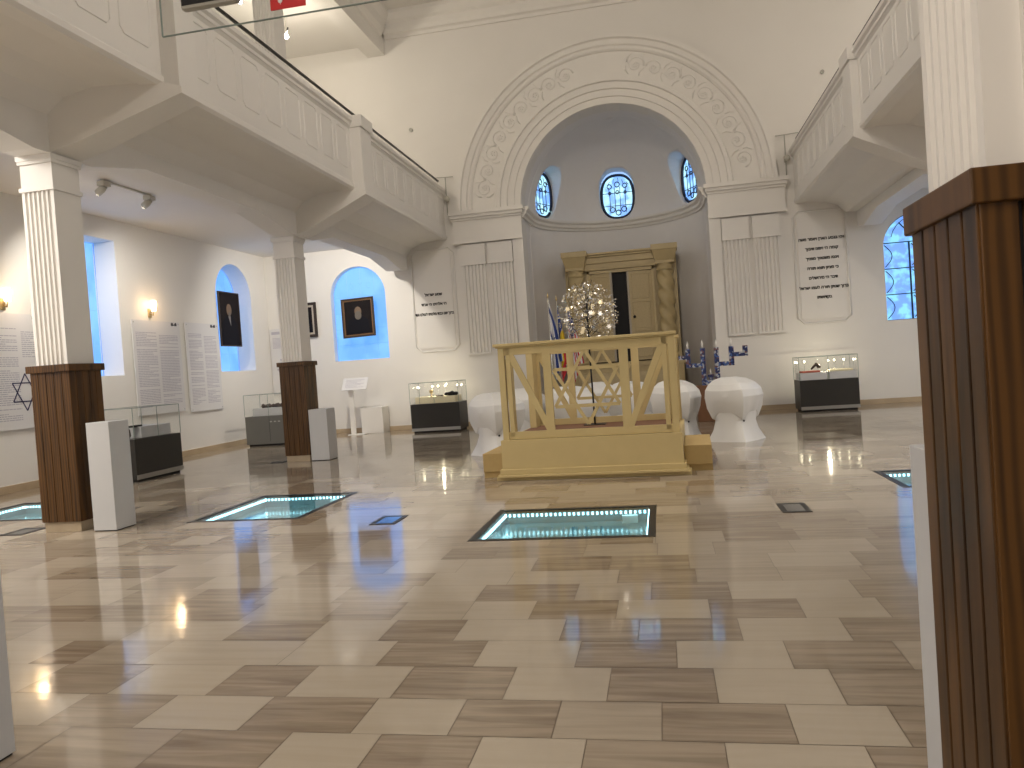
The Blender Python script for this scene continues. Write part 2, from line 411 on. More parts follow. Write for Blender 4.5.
# ------------------------------------------------------------------ walls
def wall(name, u0, u1, z0, z1, ops, P, thick_dir, mat_=None):
    """ops: (ua, ub, zsill, zspring, arch?)  P(u,z,t) -> point, t is depth into the wall"""
    T = thick_dir; mb = MB(); cuts = {u0, u1}; data = []
    for (a, b, zs, zp, arch) in ops:
        c = (a+b)/2; r = (b-a)/2; n = 20 if arch else 1
        us = [c-r*math.cos(PI*k/n) for k in range(n+1)]
        zt = [zp+(r*math.sin(PI*k/n) if arch else 0) for k in range(n+1)]
        data.append((a, b, zs, us, zt)); cuts |= set(us)
    cuts = sorted(cuts)
    for i in range(len(cuts)-1):
        a, b = cuts[i], cuts[i+1]
        if b-a < 1e-6: continue
        hit = None
        for d in data:
            if d[0]-1e-6 <= a and b <= d[1]+1e-6: hit = d
        for t in (0, T):
            if not hit: mb.face([P(a, z0, t), P(b, z0, t), P(b, z1, t), P(a, z1, t)])
            else:
                def zt(u):
                    k = min(range(len(hit[3])), key=lambda q: abs(hit[3][q]-u)); return hit[4][k]
                if hit[2] > z0: mb.face([P(a, z0, t), P(b, z0, t), P(b, hit[2], t), P(a, hit[2], t)])
                mb.face([P(a, zt(a), t), P(b, zt(b), t), P(b, z1, t), P(a, z1, t)])
    for (a, b, zs, us, zt) in data:
        pts = [(a, zs)]+list(zip(us, zt))+[(b, zs)]
        for k in range(len(pts)-1):
            mb.face([P(*pts[k], 0), P(*pts[k+1], 0), P(*pts[k+1], T), P(*pts[k], T)])
        if zs > z0: mb.face([P(a, zs, 0), P(b, zs, 0), P(b, zs, T), P(a, zs, T)])
    o = mb.build(name, mat_ or M['plaster']); struct(o); return o
ZT = 11.6
Pback = lambda u, z, t: (u, BY+t, z)
wall('wall_back', -11.3, 9.26, 0, ZT, [(AX-2.45, AX+2.45, 0, 5.9, True), (-9.2, -7.55, 2.08, 3.92, True), (mx(-7.55)+.12, mx(-9.2)+.12, 2.08, 3.92, True)], Pback, .55)
Pleft = lambda u, z, t: (-11.2-t, u, z)
WL = [(12.75, 14.53, 1.97, 4.82, False), (18.22, 19.96, 1.98, 3.99, True), (7.2, 8.95, 1.97, 3.95, True), (1.8, 3.5, 1.97, 3.95, True)]
wall('wall_left', -3.0, BY+.55, 0, ZT, WL, Pleft, .6)
Pright = lambda u, z, t: (9.16+t, u, z)
WR = [(12.75, 14.5, 1.97, 3.95, True), (18.22, 19.96, 1.98, 3.99, True), (7.2, 8.95, 1.97, 3.95, True), (1.8, 3.5, 1.97, 3.95, True)]
wall('wall_right', -3.0, BY+.55, 0, ZT, WR, Pright, .6)
wall('wall_rear', -11.3, 9.26, 0, ZT, [], lambda u, z, t: (u, -3-t, z), .3)
struct(MB().box(-11.8, 9.8, -3.3, BY+.6, ZT, ZT+.2).build('ceiling', M['plaster']))
struct(MB().box(-11.2, -7.25, -3, BY, 5.27, 5.45).build('ceiling', M['plaster']))
struct(MB().box(mx(-7.25), 9.16, -3, BY, 5.27, 5.45).build('ceiling', M['plaster']))
# baseboards
struct(MB().box(-11.2, -11.165, -3, BY, 0, .13).build('baseboard_left', M['stone'], bevel=.004))
struct(MB().box(9.125, 9.16, -3, BY, 0, .13).build('baseboard_right', M['stone'], bevel=.004))
bb = MB(); bb.box(-11.16, AX-2.8, BY-.035, BY, 0, .13); bb.box(AX+2.8, 9.12, BY-.035, BY, 0, .13)
struct(bb.build('baseboard_back', M['stone'], bevel=.004))

# windows -----------------------------------------------------------
wn = [0]
def window(ops, P, depth, kind):
    """pane + frame + bars (bar shadows on blinds) set back in the wall opening"""
    wn[0] += 1; a, b, zs, zp, arch = ops; c = (a+b)/2; r = (b-a)/2; n = 20
    out = [(a, zs)]+([(c-r*math.cos(PI*k/n), zp+r*math.sin(PI*k/n)) for k in range(n+1)] if arch else [(a, zp), (b, zp)])+[(b, zs)]
    mb = MB(); mb.face([P(u, z, depth+.03) for u, z in out])
    mb.face([P(u, z, depth+.05) for u, z in out][::-1])
    w = mb.build('window_%d' % wn[0], M['blind' if kind == 'blind' else 'daypane'], fix=False); struct(w)
    fr = MB(); m = len(out); t = .045 if kind == 'grille' else .02
    pts = [P(u, z, depth) for u, z in out]
    fr.tube(pts, t/2, 6, closed=True)
    top = zp+(r if arch else 0)
    if kind == 'grille':
        fr.tube([P(c-.2, zs, depth), P(c-.2, zp+.1, depth)], .022, 6); fr.tube([P(c+.35, zs, depth), P(c+.35, zp+.1, depth)], .022, 6)
        H = zp+.1-zs
        for k in range(1, 4): fr.tube([P(a, zs+H*k/3, depth), P(b, zs+H*k/3, depth)], .013, 6)
        fr.tube([P(c, zp+.1, depth), P(c-.5*r, zp+.72*r, depth)], .015, 6); fr.tube([P(c, zp+.1, depth), P(c+.5*r, zp+.72*r, depth)], .015, 6)
        for k in range(3):
            for (ua, s) in ((a+.05, 1), (c-.15, 1), (c+.4, 1)):
                z0 = zs+H*k/3+.05; fr.tube([P(ua+.17*math.sin(PI*j/8)*s, z0+(H/3-.1)*j/8, depth) for j in range(9)], .011, 6)
        fr.tube([P(c+.75*r*math.cos(PI*j/12+.05), zp+.12+.1*math.sin(PI*j/12)*0+.75*r*math.sin(PI*j/12+.05), depth) for j in range(12)], .01, 6)
    f = fr.build('window_frame', M['grille'] if kind == 'grille' else M['bluebar'], parent=w)
    if kind == 'blind':
        g = MB()
        for k in range(1, 4): g.tube([P(a+(b-a)*k/4, zs+.02, depth+.028), P(a+(b-a)*k/4, zp+(r*math.sin(math.acos(abs(k-2)/2))*.98 if arch else -.02), depth+.028)], .006, 5)
        for k in range(1, 5): g.tube([P(a+.02, zs+(zp-zs)*k/4-.01, depth+.028), P(b-.02, zs+(zp-zs)*k/4-.01, depth+.028)], .006, 5)
        if arch:
            for q in (-.25, 0, .25): g.tube([P(c+q+.07*math.cos(2*PI*j/10), zp+.42*r-abs(q)*.5+.09*math.sin(2*PI*j/10)+.08, depth+.028) for j in range(10)], .006, 5, closed=True)
        g.build('bar_shadows', M['bluebar'], parent=w)  # thin tubes stand in for the grid shadow on the glowing blind
    return w
M['bluebar'] = pane_mat('blind_bar_shadow', (.09, .26, .75), (.11, .30, .82), .85, 2)  # dimmer blue glow painting the shade of bars and frame on the blind
for i, w in enumerate(WL): window(w, Pleft, .5, 'blind')
for w in WR: window(w, Pright, .4, 'grille')
window((-9.2, -7.55, 2.08, 3.92, True), Pback, .22, 'blind')
window((mx(-7.55)+.12, mx(-9.2)+.12, 2.08, 3.92, True), Pback, .1, 'grille')

# ------------------------------------------------------------------ apse
AC = 21.95; AR = 2.45; WZ = 6.68
def apse():
    T = .45; n = 48; nz = 16; vs = []; fs = []
    def prof(R, extra=0):
        p = [(R, -.0), (R, 5.9)]
        for k in range(1, nz+1):
            t = PI/2*k/nz; p.append((R*math.cos(t) if k < nz else .0005, 5.9+R*math.sin(t)))
        return p
    P1 = prof(AR); P2 = prof(AR+T)
    bm = bmesh.new(); g = {}
    for s, PP in ((0, P1), (1, P2)):
        for k, (r, z) in enumerate(PP):
            for j in range(n+1):
                a = PI*j/n
                g[s, k, j] = bm.verts.new((AX+r*math.cos(a), AC+r*math.sin(a), z))
    K = len(P1)
    for k in range(K-1):
        for j in range(n):
            bm.faces.new([g[0, k, j], g[0, k, j+1], g[0, k+1, j+1], g[0, k+1, j]])
            bm.faces.new([g[1, k, j], g[1, k+1, j], g[1, k+1, j+1], g[1, k, j+1]])
        for j in (0, n):
            bm.faces.new([g[0, k, j], g[0, k+1, j], g[1, k+1, j], g[1, k, j]])
    for j in range(n): bm.faces.new([g[0, 0, j], g[1, 0, j], g[1, 0, j+1], g[0, 0, j+1]])
    # join the two zenith seams
    bmesh.ops.remove_doubles(bm, verts=bm.verts, dist=.002)
    for f in bm.faces: f.smooth = True
    bmesh.ops.recalc_face_normals(bm, faces=bm.faces)
    me = bpy.data.meshes.new('wall_apse'); bm.to_mesh(me); bm.free(); me.materials.append(M['apse'])
    o = bpy.data.objects.new('wall_apse', me); C.objects.link(o)
    cutters = []
    for ang in (-62, 0, 62):
        th = PI/2-math.radians(ang); mb = MB(); N = 32
        poly = [(ew*.545*math.cos(2*PI*k/N)/1, .73*math.sin(2*PI*k/N)) for k in range(N) for ew in (1,)]
        poly = [(math.copysign(abs(x/.545)**.8, x)*.545, math.copysign(abs(z/.73)**.8, z)*.73) for x, z in poly]
        ring = lambda rr: [(AX+rr*math.cos(th)-x*math.sin(th), AC+rr*math.sin(th)+x*math.cos(th), WZ+z) for x, z in poly]
        A, B = ring(1.4), ring(3.4)
        mb.mesh(A+B, [tuple(range(N)), tuple(range(N, 2*N))[::-1]]+[(k, (k+1) % N, N+(k+1) % N, N+k) for k in range(N)])
        c = mb.build('cutter', M['apse']); cutters.append(c)
        md = o.modifiers.new('b', 'BOOLEAN'); md.operation = 'DIFFERENCE'; md.object = c; md.solver = 'EXACT'
    dg = bpy.context.evaluated_depsgraph_get(); dg.update()
    me2 = bpy.data.meshes.new_from_object(o.evaluated_get(dg))
    o.modifiers.clear(); o.data = me2
    for c in cutters: C.objects.unlink(c); bpy.data.objects.remove(c)
    struct(o)
    # straight jambs between the hall wall and the half cylinder, and the soffit of the arch
    j = MB()
    pts = [(AX-AR, 0)]+[(AX-AR*math.cos(PI*k/32), 5.9+AR*math.sin(PI*k/32)) for k in range(33)]+[(AX+AR, 0)]
    pt2 = [(AX-AR-.4, 0)]+[(AX-(AR+.4)*math.cos(PI*k/32), 5.9+(AR+.4)*math.sin(PI*k/32)) for k in range(33)]+[(AX+AR+.4, 0)]
    for k in range(len(pts)-1):
        (a, b), (c, d) = pts[k], pts[k+1]; (e, f_), (g_, h) = pt2[k], pt2[k+1]
        j.face([(a, BY+.5, b), (c, BY+.5, d), (c, AC, d), (a, AC, b)], smooth=True)
        j.face([(e, BY+.5, f_), (g_, BY+.5, h), (g_, AC, h), (e, AC, f_)])
    struct(j.build('trim_1', M['apse']))
    # windows in the half dome
    for i, ang in enumerate((-62, 0, 62)):
        th = PI/2-math.radians(ang); N = 32; rr = 2.66 if ang == 0 else 2.5; wn[0] += 1
        def pp(x, z, r=rr): return (AX+r*math.cos(th)-x*math.sin(th), AC+r*math.sin(th)+x*math.cos(th), WZ+z)
        sup = lambda a, b, k: (math.copysign(abs(math.cos(a))**.8, math.cos(a))*b, math.copysign(abs(math.sin(a))**.8, math.sin(a))*k)
        el = [sup(2*PI*k/N, .50, .67) for k in range(N)]
        mb = MB(); mb.face([pp(x*1.1, z*1.08, rr+.03) for x, z in el]); mb.face([pp(x*1.1, z*1.08, rr+.05) for x, z in el][::-1])
        w = mb.build('window_%d' % wn[0], M['apsepane'], fix=False); struct(w)
        rg = MB(); rg.tube([pp(x, z) for x, z in el], .045, 6, closed=True)
        for x in (-.24, -.08, .08, .24):
            rg.tube([pp(x, -.5), pp(x, .05), pp(x*1.1, .3)], .012, 5)
        for z in (-.28, .12): rg.tube([pp(-.5, z), pp(.5, z)], .012, 5)
        for x, z, r in ((-.24, .33, .07), (0, .38, .08), (.24, .33, .07), (-.18, -.4, .08), (.18, -.4, .08), (0, -.5, .08), (0, .14, .05), (-.24, .12, .04), (.24, .12, .04)):
            rg.tube([pp(x+r*math.cos(2*PI*k/8), z+r*math.sin(2*PI*k/8)) for k in range(8)], .018, 5, closed=True)
        for x in (-.36, -.2, -.05, .12, .28): rg.tube([pp(x, .45-abs(x)*.3), pp(x*.8, .62-abs(x)*.5)], .01, 5)
        rg.build('window_grille', M['grille'], parent=w)
apse()
fl = MB().prism([(AX-2.5, BY)]+[(AX-2.6*math.cos(PI*k/24), AC+2.6*math.sin(PI*k/24)) for k in range(25)]+[(AX+2.5, BY)], 'z', -.05, -.001)
struct(fl.build('floor', M['stone']))
# curved cornice inside the apse
def cornice():
    prof = [(0, 5.62), (.05, 5.62), (.07, 5.68), (.12, 5.72), (.13, 5.79), (.19, 5.84), (.20, 5.91), (0, 5.91)]
    path = [(AX-AR, BY-.05), (AX-AR, AC)]+[(AX-AR*math.cos(PI*k/40), AC+AR*math.sin(PI*k/40)) for k in range(1, 40)]+[(AX+AR, AC), (AX+AR, BY-.05)]
    nr = []
    for k, (x, y) in enumerate(path):
        if y <= AC+1e-6: n = (1, 0) if x < AX else (-1, 0)
        else: l = math.hypot(AX-x, AC-y); n = ((AX-x)/l, (AC-y)/l)
        nr.append(n)
    mb = MB()
    for k in range(len(path)-1):
        for q in range(len(prof)-1):
            P = lambda i, j: (path[i][0]+nr[i][0]*prof[j][0], path[i][1]+nr[i][1]*prof[j][0], prof[j][1])
            mb.face([P(k, q), P(k+1, q), P(k+1, q+1), P(k, q+1)])
    for i in (0, len(path)-1): mb.face([P(i, q) for q in range(len(prof))])
    struct(mb.build('trim_2', M['plaster2']))
cornice()
# archivolt round the arch
def archivolt():
    prof = [(2.45, .0), (2.45, .10), (2.62, .10), (2.63, .14), (2.80, .14), (2.82, .19), (2.98, .19), (3.00, .25), (3.09, .25), (3.12, .16), (3.14, .08), (3.80, .08), (3.82, .13), (3.86, .16), (3.92, .16), (3.95, .21), (4.07, .23), (4.10, .29), (4.20, .29), (4.22, .0)]
    mb = MB(); n = 72
    for k in range(n):
        a, b = PI*k/n, PI*(k+1)/n
        for q in range(len(prof)-1):
            P = lambda t, j: (AX+prof[j][0]*math.cos(t), BY-prof[j][1], 5.9+prof[j][0]*math.sin(t))
            mb.face([P(a, q), P(b, q), P(b, q+1), P(a, q+1)])
    struct(mb.build('trim_3', M['plaster2']))
    sc = MB(); rm = 3.47
    def R(r, t, y=.085): return (AX+r*math.cos(t), BY-y, 5.9+r*math.sin(t))
    for (d0, d1, n) in ((6, 80, 9), (103, 174, 9)):
        for k in range(n):
            t = math.radians(d0+(d1-d0)*(k+.5)/n); c = Vector(R(rm, t)); s = 1 if k % 2 else -1
            e1 = Vector((-math.sin(t), 0, math.cos(t))); e2 = Vector((math.cos(t), 0, math.sin(t)))
            sp = [c+e1*math.cos(a*.42)*(.225-.0085*a)*s+e2*math.sin(a*.42)*(.225-.0085*a) for a in range(0, 24)]
            sc.tube(sp, [.021-.0005*i for i in range(24)], 6)
            for q in range(5):
                aa = 2*PI*q/5; sc.ball(tuple(c+e1*.05*math.cos(aa)+e2*.05*math.sin(aa)), .022, 6)
            t2 = t+math.radians((d1-d0)/n/2)
            for sgn in (-1, 1):
                a0 = Vector(R(rm+.05*sgn, t2)); a1 = Vector(R(rm+.27*sgn, t2+.03*s)); mid = (a0+a1)/2+e1*.04
                sc.tube([a0, mid, a1], [.010, .024, .008], 6)
    struct(sc.build('trim_4', M['plaster2']))
archivolt()

# pilasters, entablatures and inscription panels on the back wall (left, then mirrored right)
tn = [4]
def trim(mb, m=None, bevel=0):
    tn[0] += 1; return struct(mb.build('trim_%d' % tn[0], m or M['plaster2'], bevel=bevel))
def side(S):
    X = (lambda x: x) if S < 0 else mx
    def bx(mb, x0, x1, *a): xa, xb = sorted((X(x0), X(x1))); mb.box(xa, xb, *a)
    e = MB()
    bx(e, -5.46, -3.38, BY-.36, BY+.1, 5.80, 5.90); bx(e, -5.43, -3.42, BY-.31, BY+.1, 5.72, 5.80); bx(e, -5.40, -3.45, BY-.25, BY+.1, 5.66, 5.72)
    bx(e, -5.38, -3.47, BY-.20, BY, 5.12, 5.66); bx(e, -5.40, -3.46, BY-.23, BY, 5.04, 5.12)
    trim(e)
    b = MB(); bx(b, -5.30, -3.48, BY-.06, BY, .13, 5.04); bx(b, -3.76, -3.475, BY-.14, BY, .0, 5.04); bx(b, -3.62, -3.47, BY-.18, BY, .0, 5.04)
    trim(b)
    for (x0, x1) in ((-5.19, -4.56), (-4.44, -3.80)):
        xa, xb = sorted((X(x0), X(x1))); w = xb-xa; p = MB()
        p.box(xa-.02, xb+.02, BY-.17, BY-.05, 4.50, 5.0); p.box(xa-.03, xb+.03, BY-.19, BY-.05, 4.44, 4.50)
        fp = flutes(w, 6, .05, .02, 5, .55); poly = [(xa+a, BY-.15-b) for a, b in fp]+[(xb, BY-.05), (xa, BY-.05)]
        p.prism(poly, 'z', 2.03, 4.44); p.box(xa-.01, xb+.01, BY-.16, BY-.05, 1.98, 2.03)
        trim(p)
    # inscription panel with cut corners
    xa, xb = sorted((X(-6.72), X(-5.48))); z0, z1 = 2.16, 5.0; c = .14
    if S > 0: xa += .07; xb += .1
    def oct(i): return [(xa+c, z0+i), (xb-c, z0+i), (xb-i, z0+c), (xb-i, z1-c), (xb-c, z1-i), (xa+c, z1-i), (xa+i, z1-c), (xa+i, z0+c)]
    p = MB(); p.tube([(x, BY-.01, z) for x, z in oct(0)], .028, 6, closed=True)
    p.prism(oct(.09), 'y', BY-.03, BY); trim(p)
side(-1); side(1)
# black Hebrew inscriptions; the words are set right to left
def inscription(name, lines, xc, z0, dz, size, label, sizes=None):
    t = thing(name, label, 'inscription', (xc, BY-.03, z0), 0)
    for i, s in enumerate(lines):
        text_mesh(s[::-1], size, 'text_line', M['letter'], t, (0, -.004, -i*dz), (PI/2, 0, 0), bold=.007, sx=(sizes[i] if sizes else 1))
    return t
inscription('wall_inscription', ["שמע ישראל", "ה׳ אלהינו ה׳ אחד", "ברוך שם כבוד מלכותו לעולם ועד"], -6.13, 3.74, .27, .105, 'three lines of black raised Hebrew lettering on left white panel of back wall', [1, 1, .8])
inscription('wall_inscription', ["ויהי בנסע הארן ויאמר משה", "קומה ה׳ ויפצו איביך", "וינסו משנאיך מפניך", "כי מציון תצא תורה", "ודבר ה׳ מירושלים", "ברוך שנתן תורה לעמו ישראל", "בקדושתו"], 4.165, 4.28, .247, .10, 'seven lines of black raised Hebrew lettering on right white panel of back wall')

# crown moulding and upper beams
cr = MB()
pr = [(BY, 10.94), (BY-.06, 10.94), (BY-.08, 11.02), (BY-.16, 11.05), (BY-.2, 11.15), (BY-.2, 11.3), (BY-.28, 11.36), (BY-.36, 11.5), (BY-.36, 11.6), (BY, 11.6)]
cr.prism(pr, 'x', -7.0, mx(-7.0)); trim(cr)
for S in (-1, 1):
    X = (lambda x: x) if S < 0 else mx
    b = MB(); xa, xb = sorted((X(-7.55), X(-7.05))); b.box(xa, xb, -3, BY, 10.53, 11.6)
    xi = X(-7.05); s_ = -S
    b.prism([(xi, 10.95), (xi+.06*s_, 10.97), (xi+.15*s_, 11.1), (xi+.2*s_, 11.3), (xi+.3*s_, 11.5), (xi+.3*s_, 11.6), (xi, 11.6)], 'y', -3, BY-.3)
    trim(b)
    xa, xb = sorted((X(-11.2), X(-7.55)))
    struct(MB().box(xa, xb, -3, BY, 10.85, 11.0).build('ceiling', M['plaster']))

# ------------------------------------------------------------------ columns
def column(loc, label, faces, s=.265, ov=.03, h=.215, gap=.006, so=0, base=0, top=4.44, upper=False, group=None, front_strip=False):
    t = thing('column', label, 'column', loc, 0, group)
    if not upper:
        MB().box(-s+.02, s-.02, -s+.02, s-.02, 0, .125).build('plinth', M['plinth'], t, bevel=.004)
        w = MB(); w.box(-s+.02, s-.02, -s+.02, s-.02, .12, 1.90, 1); n = 5; g = gap; step = 2*s/n
        for k in range(n):
            a, b = -s+k*step+g/2, -s+(k+1)*step-g/2
            w.box(a, b, -s, -s+.022, .12, 1.90); w.box(a, b, s-.022, s, .12, 1.90)
            w.box(-s, -s+.022, a, b, .12, 1.90); w.box(s-.022, s, a, b, .12, 1.90)
        w.build('wood_cladding', [M['wood'], M['black']], t, bevel=.003)
        MB().box(-s-ov, s+ov, -s-ov, s+ov, 1.89, 1.975).build('cladding_cap', M['wood'], t, bevel=.005)
        z0 = 1.97
    else: z0 = base
    zt = top-.42
    poly = []
    def facepts(A, B, on):
        A = Vector(A); B = Vector(B); d = (B-A).normalized(); nrm = Vector((d.y, -d.x))
        if on: return [tuple(A+d*u+nrm*v) for u, v in flutes(2*h, 6, .022, .03)][:-1]
        return [tuple(A)]
    # counter-clockwise: front(-y), right(+x), back, left
    poly += facepts((-h, -h), (h, -h), 'f' in faces); poly += facepts((h, -h), (h, h), 'r' in faces)
    poly += facepts((h, h), (-h, h), 'b' in faces); poly += facepts((-h, h), (-h, -h), 'l' in faces)
    sh = MB(); sh.prism([(x, y) for x, y in poly], 'z', z0, zt)
    if front_strip: sh.box(-h+.09, -h+.125, -h-.02, -h, z0, zt); sh.box(h-.125, h-.09, -h-.02, -h, z0, zt)
    sh.build('shaft', M['plaster2'], t)
    c = MB(); c.box(-h-.02, h+.02, -h-.02, h+.02, zt, zt+.05); c.box(-h, h, -h, h, zt+.05, top-.1)
    c.box(-h-.02, h+.02, -h-.02, h+.02, top-.1, top-.06); c.box(-h-.03, h+.03, -h-.03, h+.03, top-.06, top)
    c.build('capital', M['plaster2'], t)
    return t
CG = 'white fluted columns clad in brown boards up to shoulder height'
c1x, c1y, c2x, c2y = -7.045, 8.115, -7.155, 14.36
column((c1x, c1y, 0), 'fluted white column with brown board base behind the tall pedestal on the left', 'f')
column((c2x, c2y, 0), 'farther left white column with brown board base, beside the short grey pedestal', 'f')
column((mx(c1x), c1y, 0), 'white column with brown board base in the right aisle, hidden by the nearest column', 'f')
column((mx(c2x), c2y, 0), 'far white column with brown board base at the right, under the right gallery', 'f')
column((1.005, 2.275, 0), 'nearest column at the right edge of the photo, tall dark board cladding in front', 'l', s=.245, ov=.016, h=.203, gap=.014, front_strip=True, top=4.6)
column((mx(1.065)-.12, 2.30, 0), 'column with board cladding just outside the left edge of the photo', 'r', front_strip=True, top=4.6)
for (x, y, l) in ((c2x-.05, c2y, 'upper fluted column standing on left gallery above the farther column'), (c1x, c1y, 'upper fluted column on left gallery nearest the camera'),
                  (mx(c2x), c2y, 'upper fluted column on right gallery, far one'), (mx(c1x), c1y, 'upper fluted column on right gallery, near one')):
    column((x, y, 0), l, 'f', base=5.55, top=10.53, upper=True)

# ------------------------------------------------------------------ galleries
def gallery(S):
    X = (lambda x: x) if S < 0 else mx
    lab = 'white gallery balcony with panelled parapet above the %s columns' % ('left' if S < 0 else 'right')
    t = thing('gallery_balcony', lab, 'balcony', (X(-5.65), 9, 0)); ox, oy = X(-5.65), 9
    def bx(mb, x0, x1, y0, y1, z0, z1):
        xa, xb = sorted((X(x0), X(x1))); mb.box(xa-ox, xb-ox, y0-oy, y1-oy, z0, z1)
    def pr(mb, poly, y0, y1): mb.prism([(X(x)-ox, z) for x, z in poly], 'y', y0-oy, y1-oy)
    Y0, Y1 = -3, BY
    p = MB(); bx(p, -5.85, -5.65, Y0, Y1, 5.28, 6.48)
    pr(p, [(-5.85, 5.22), (-5.66, 5.22), (-5.62, 5.26), (-5.62, 5.33), (-5.65, 5.36), (-5.85, 5.36)], Y0, Y1)
    p.build('parapet', M['plaster2'], t)
    l = MB(); pr(l, [(-5.86, 6.40), (-5.65, 6.40), (-5.62, 6.44), (-5.60, 6.45), (-5.60, 6.50), (-5.56, 6.53), (-5.56, 6.60), (-5.62, 6.62), (-5.90, 6.62)], Y0, Y1)
    l.build('parapet_moulding', M['plaster2'], t)
    piers = [(2.3, 2.7), (8.40, 8.80), (14.25, 14.80)]
    for (a, b) in piers:
        q = MB(); o_ = 0 if S < 0 else .10; bx(q, -5.88, -5.42-o_, a, b, 5.19, 6.42); bx(q, -5.92, -5.38-o_, a-.03, b+.03, 6.42, 6.65)
        q.build('parapet_pier', M['plaster2'], t, bevel=.008)
    ends = [Y0]+[v for pq in piers for v in pq]+[Y1]
    for k in range(0, len(ends), 2):
        a, b = ends[k]+.08, ends[k+1]-.08; n = max(1, round((b-a)/.68)); w = (b-a)/n; mm = MB()
        for i in range(n):
            y0, y1 = a+i*w+.08, a+(i+1)*w-.08; z0, z1, c = 5.60, 6.32, .06
            pts = [(y0+c, z0), (y1-c, z0), (y1, z0+c), (y1, z1-c), (y1-c, z1), (y0+c, z1), (y0, z1-c), (y0, z0+c)]
            mm.tube([(X(-5.65)-ox, y-oy, z) for y, z in pts], .011, 4, closed=True)
        mm.build('panel_moulding', M['plaster2'], t)
    s = MB(); pr(s, [(-5.82, 5.24), (-6.35, 5.20), (-6.65, 5.08), (-6.84, 4.88), (-7.30, 4.88), (-7.30, 5.6), (-5.82, 5.6)], Y0, Y1)
    s.build('soffit', M['plaster2'], t)
    # beam with haunches over the columns
    cols = [2.0, 8.115, 14.36, 20.75]; line = []
    ys = [Y0]
    for c in cols: ys += [c-1.6, c-.35, c+.35, c+1.5]
    pts = [(Y0, 4.66)]
    for c in cols:
        for d, z in ((-1.7, 4.66), (-.45, 4.44), (.45, 4.44), (1.5, 4.66)):
            if c+d < Y1-.01: pts.append((c+d, z))
    pts.append((Y1, 4.50)); pts += [(Y1, 5.0), (Y0, 5.0)]
    b = MB(); xi = -6.83 if S < 0 else -7.10
    xa, xb = sorted((X(xi-.43)-ox, X(xi)-ox)); b.prism([(y-oy, z) for y, z in pts], 'x', xa, xb)
    b.build('beam', M['plaster2'], t)
    # cantilever brackets from each column to the parapet pier
    for c, (a, d) in zip(cols[1:3], piers[1:]):
        q = MB(); y0, y1 = c-.24, c+.24
        A = [(-6.90, 4.43), (-6.55, 4.56), (-5.405 if S < 0 else -5.505, 5.12), (-5.405 if S < 0 else -5.505, 5.20), (-5.84, 5.30), (-6.90, 5.30)]
        n = len(A); near = []; far = []
        for x, z in A:
            f = (x+6.90)/1.48; near.append((X(x)-ox, y0+(a-y0)*f-oy, z)); far.append((X(x)-ox, y1+(d-y1)*f-oy, z))
        q.mesh(near+far, [tuple(range(n)), tuple(range(n, 2*n))[::-1]]+[(k, (k+1) % n, n+(k+1) % n, n+k) for k in range(n)])
        q.build('bracket', M['plaster2'], t)
    g = MB(); bx(g, -5.76, -5.75, 3.1, BY-.1, 6.62, 6.85); g.build('glass_balustrade', M['glass'], t)
    h = MB(); bx(h, -5.78, -5.73, 3.1, BY-.05, 6.845, 6.87); h.build('handrail', M['blackmetal'], t)['label'] = 'thin black handrail'
gallery(-1); gallery(1)
# rear gallery over the camera, carried by the two nearest columns
rg = thing('rear_gallery', 'white rear gallery slab carried by the nearest columns, above the frame', 'balcony', (AX, 0, 4.6))
MB().box(-4.3, 4.3, -2.98, 2.6, 0, .4).build('slab', M['plaster2'], rg)
MB().box(-4.3, 4.3, 2.4, 2.6, .4, 1.4).build('parapet', M['plaster2'], rg)

# ------------------------------------------------------------------ pedestals
def pedestal(x0, x1, y0, y1, h, label):
    t = thing('pedestal', label, 'pedestal', ((x0+x1)/2, (y0+y1)/2, 0)); a, b = (x1-x0)/2, (y1-y0)/2
    MB().box(-a, a, -b, b, .012, h).build('body', M['pedestal'], t, bevel=.003)
    MB().box(-a+.01, a-.01, -b+.01, b-.01, 0, .012).build('base_plate', M['black'], t)
pedestal(-6.60, -6.30, 7.83, 8.17, 1.27, 'tall white plinth pedestal standing right of the nearer left column')
pedestal(-6.87, -6.49, 14.1, 14.5, 1.01, 'shorter grey-white pedestal standing beside the farther left column')
pedestal(.835, 1.15, 2.62, 2.92, 1.21, 'white pedestal half hidden behind nearest wood-clad column at the right edge')
pedestal(-3.25, -2.955, 2.62, 2.92, 1.21, 'white pedestal cut off by the bottom left edge of the photo')

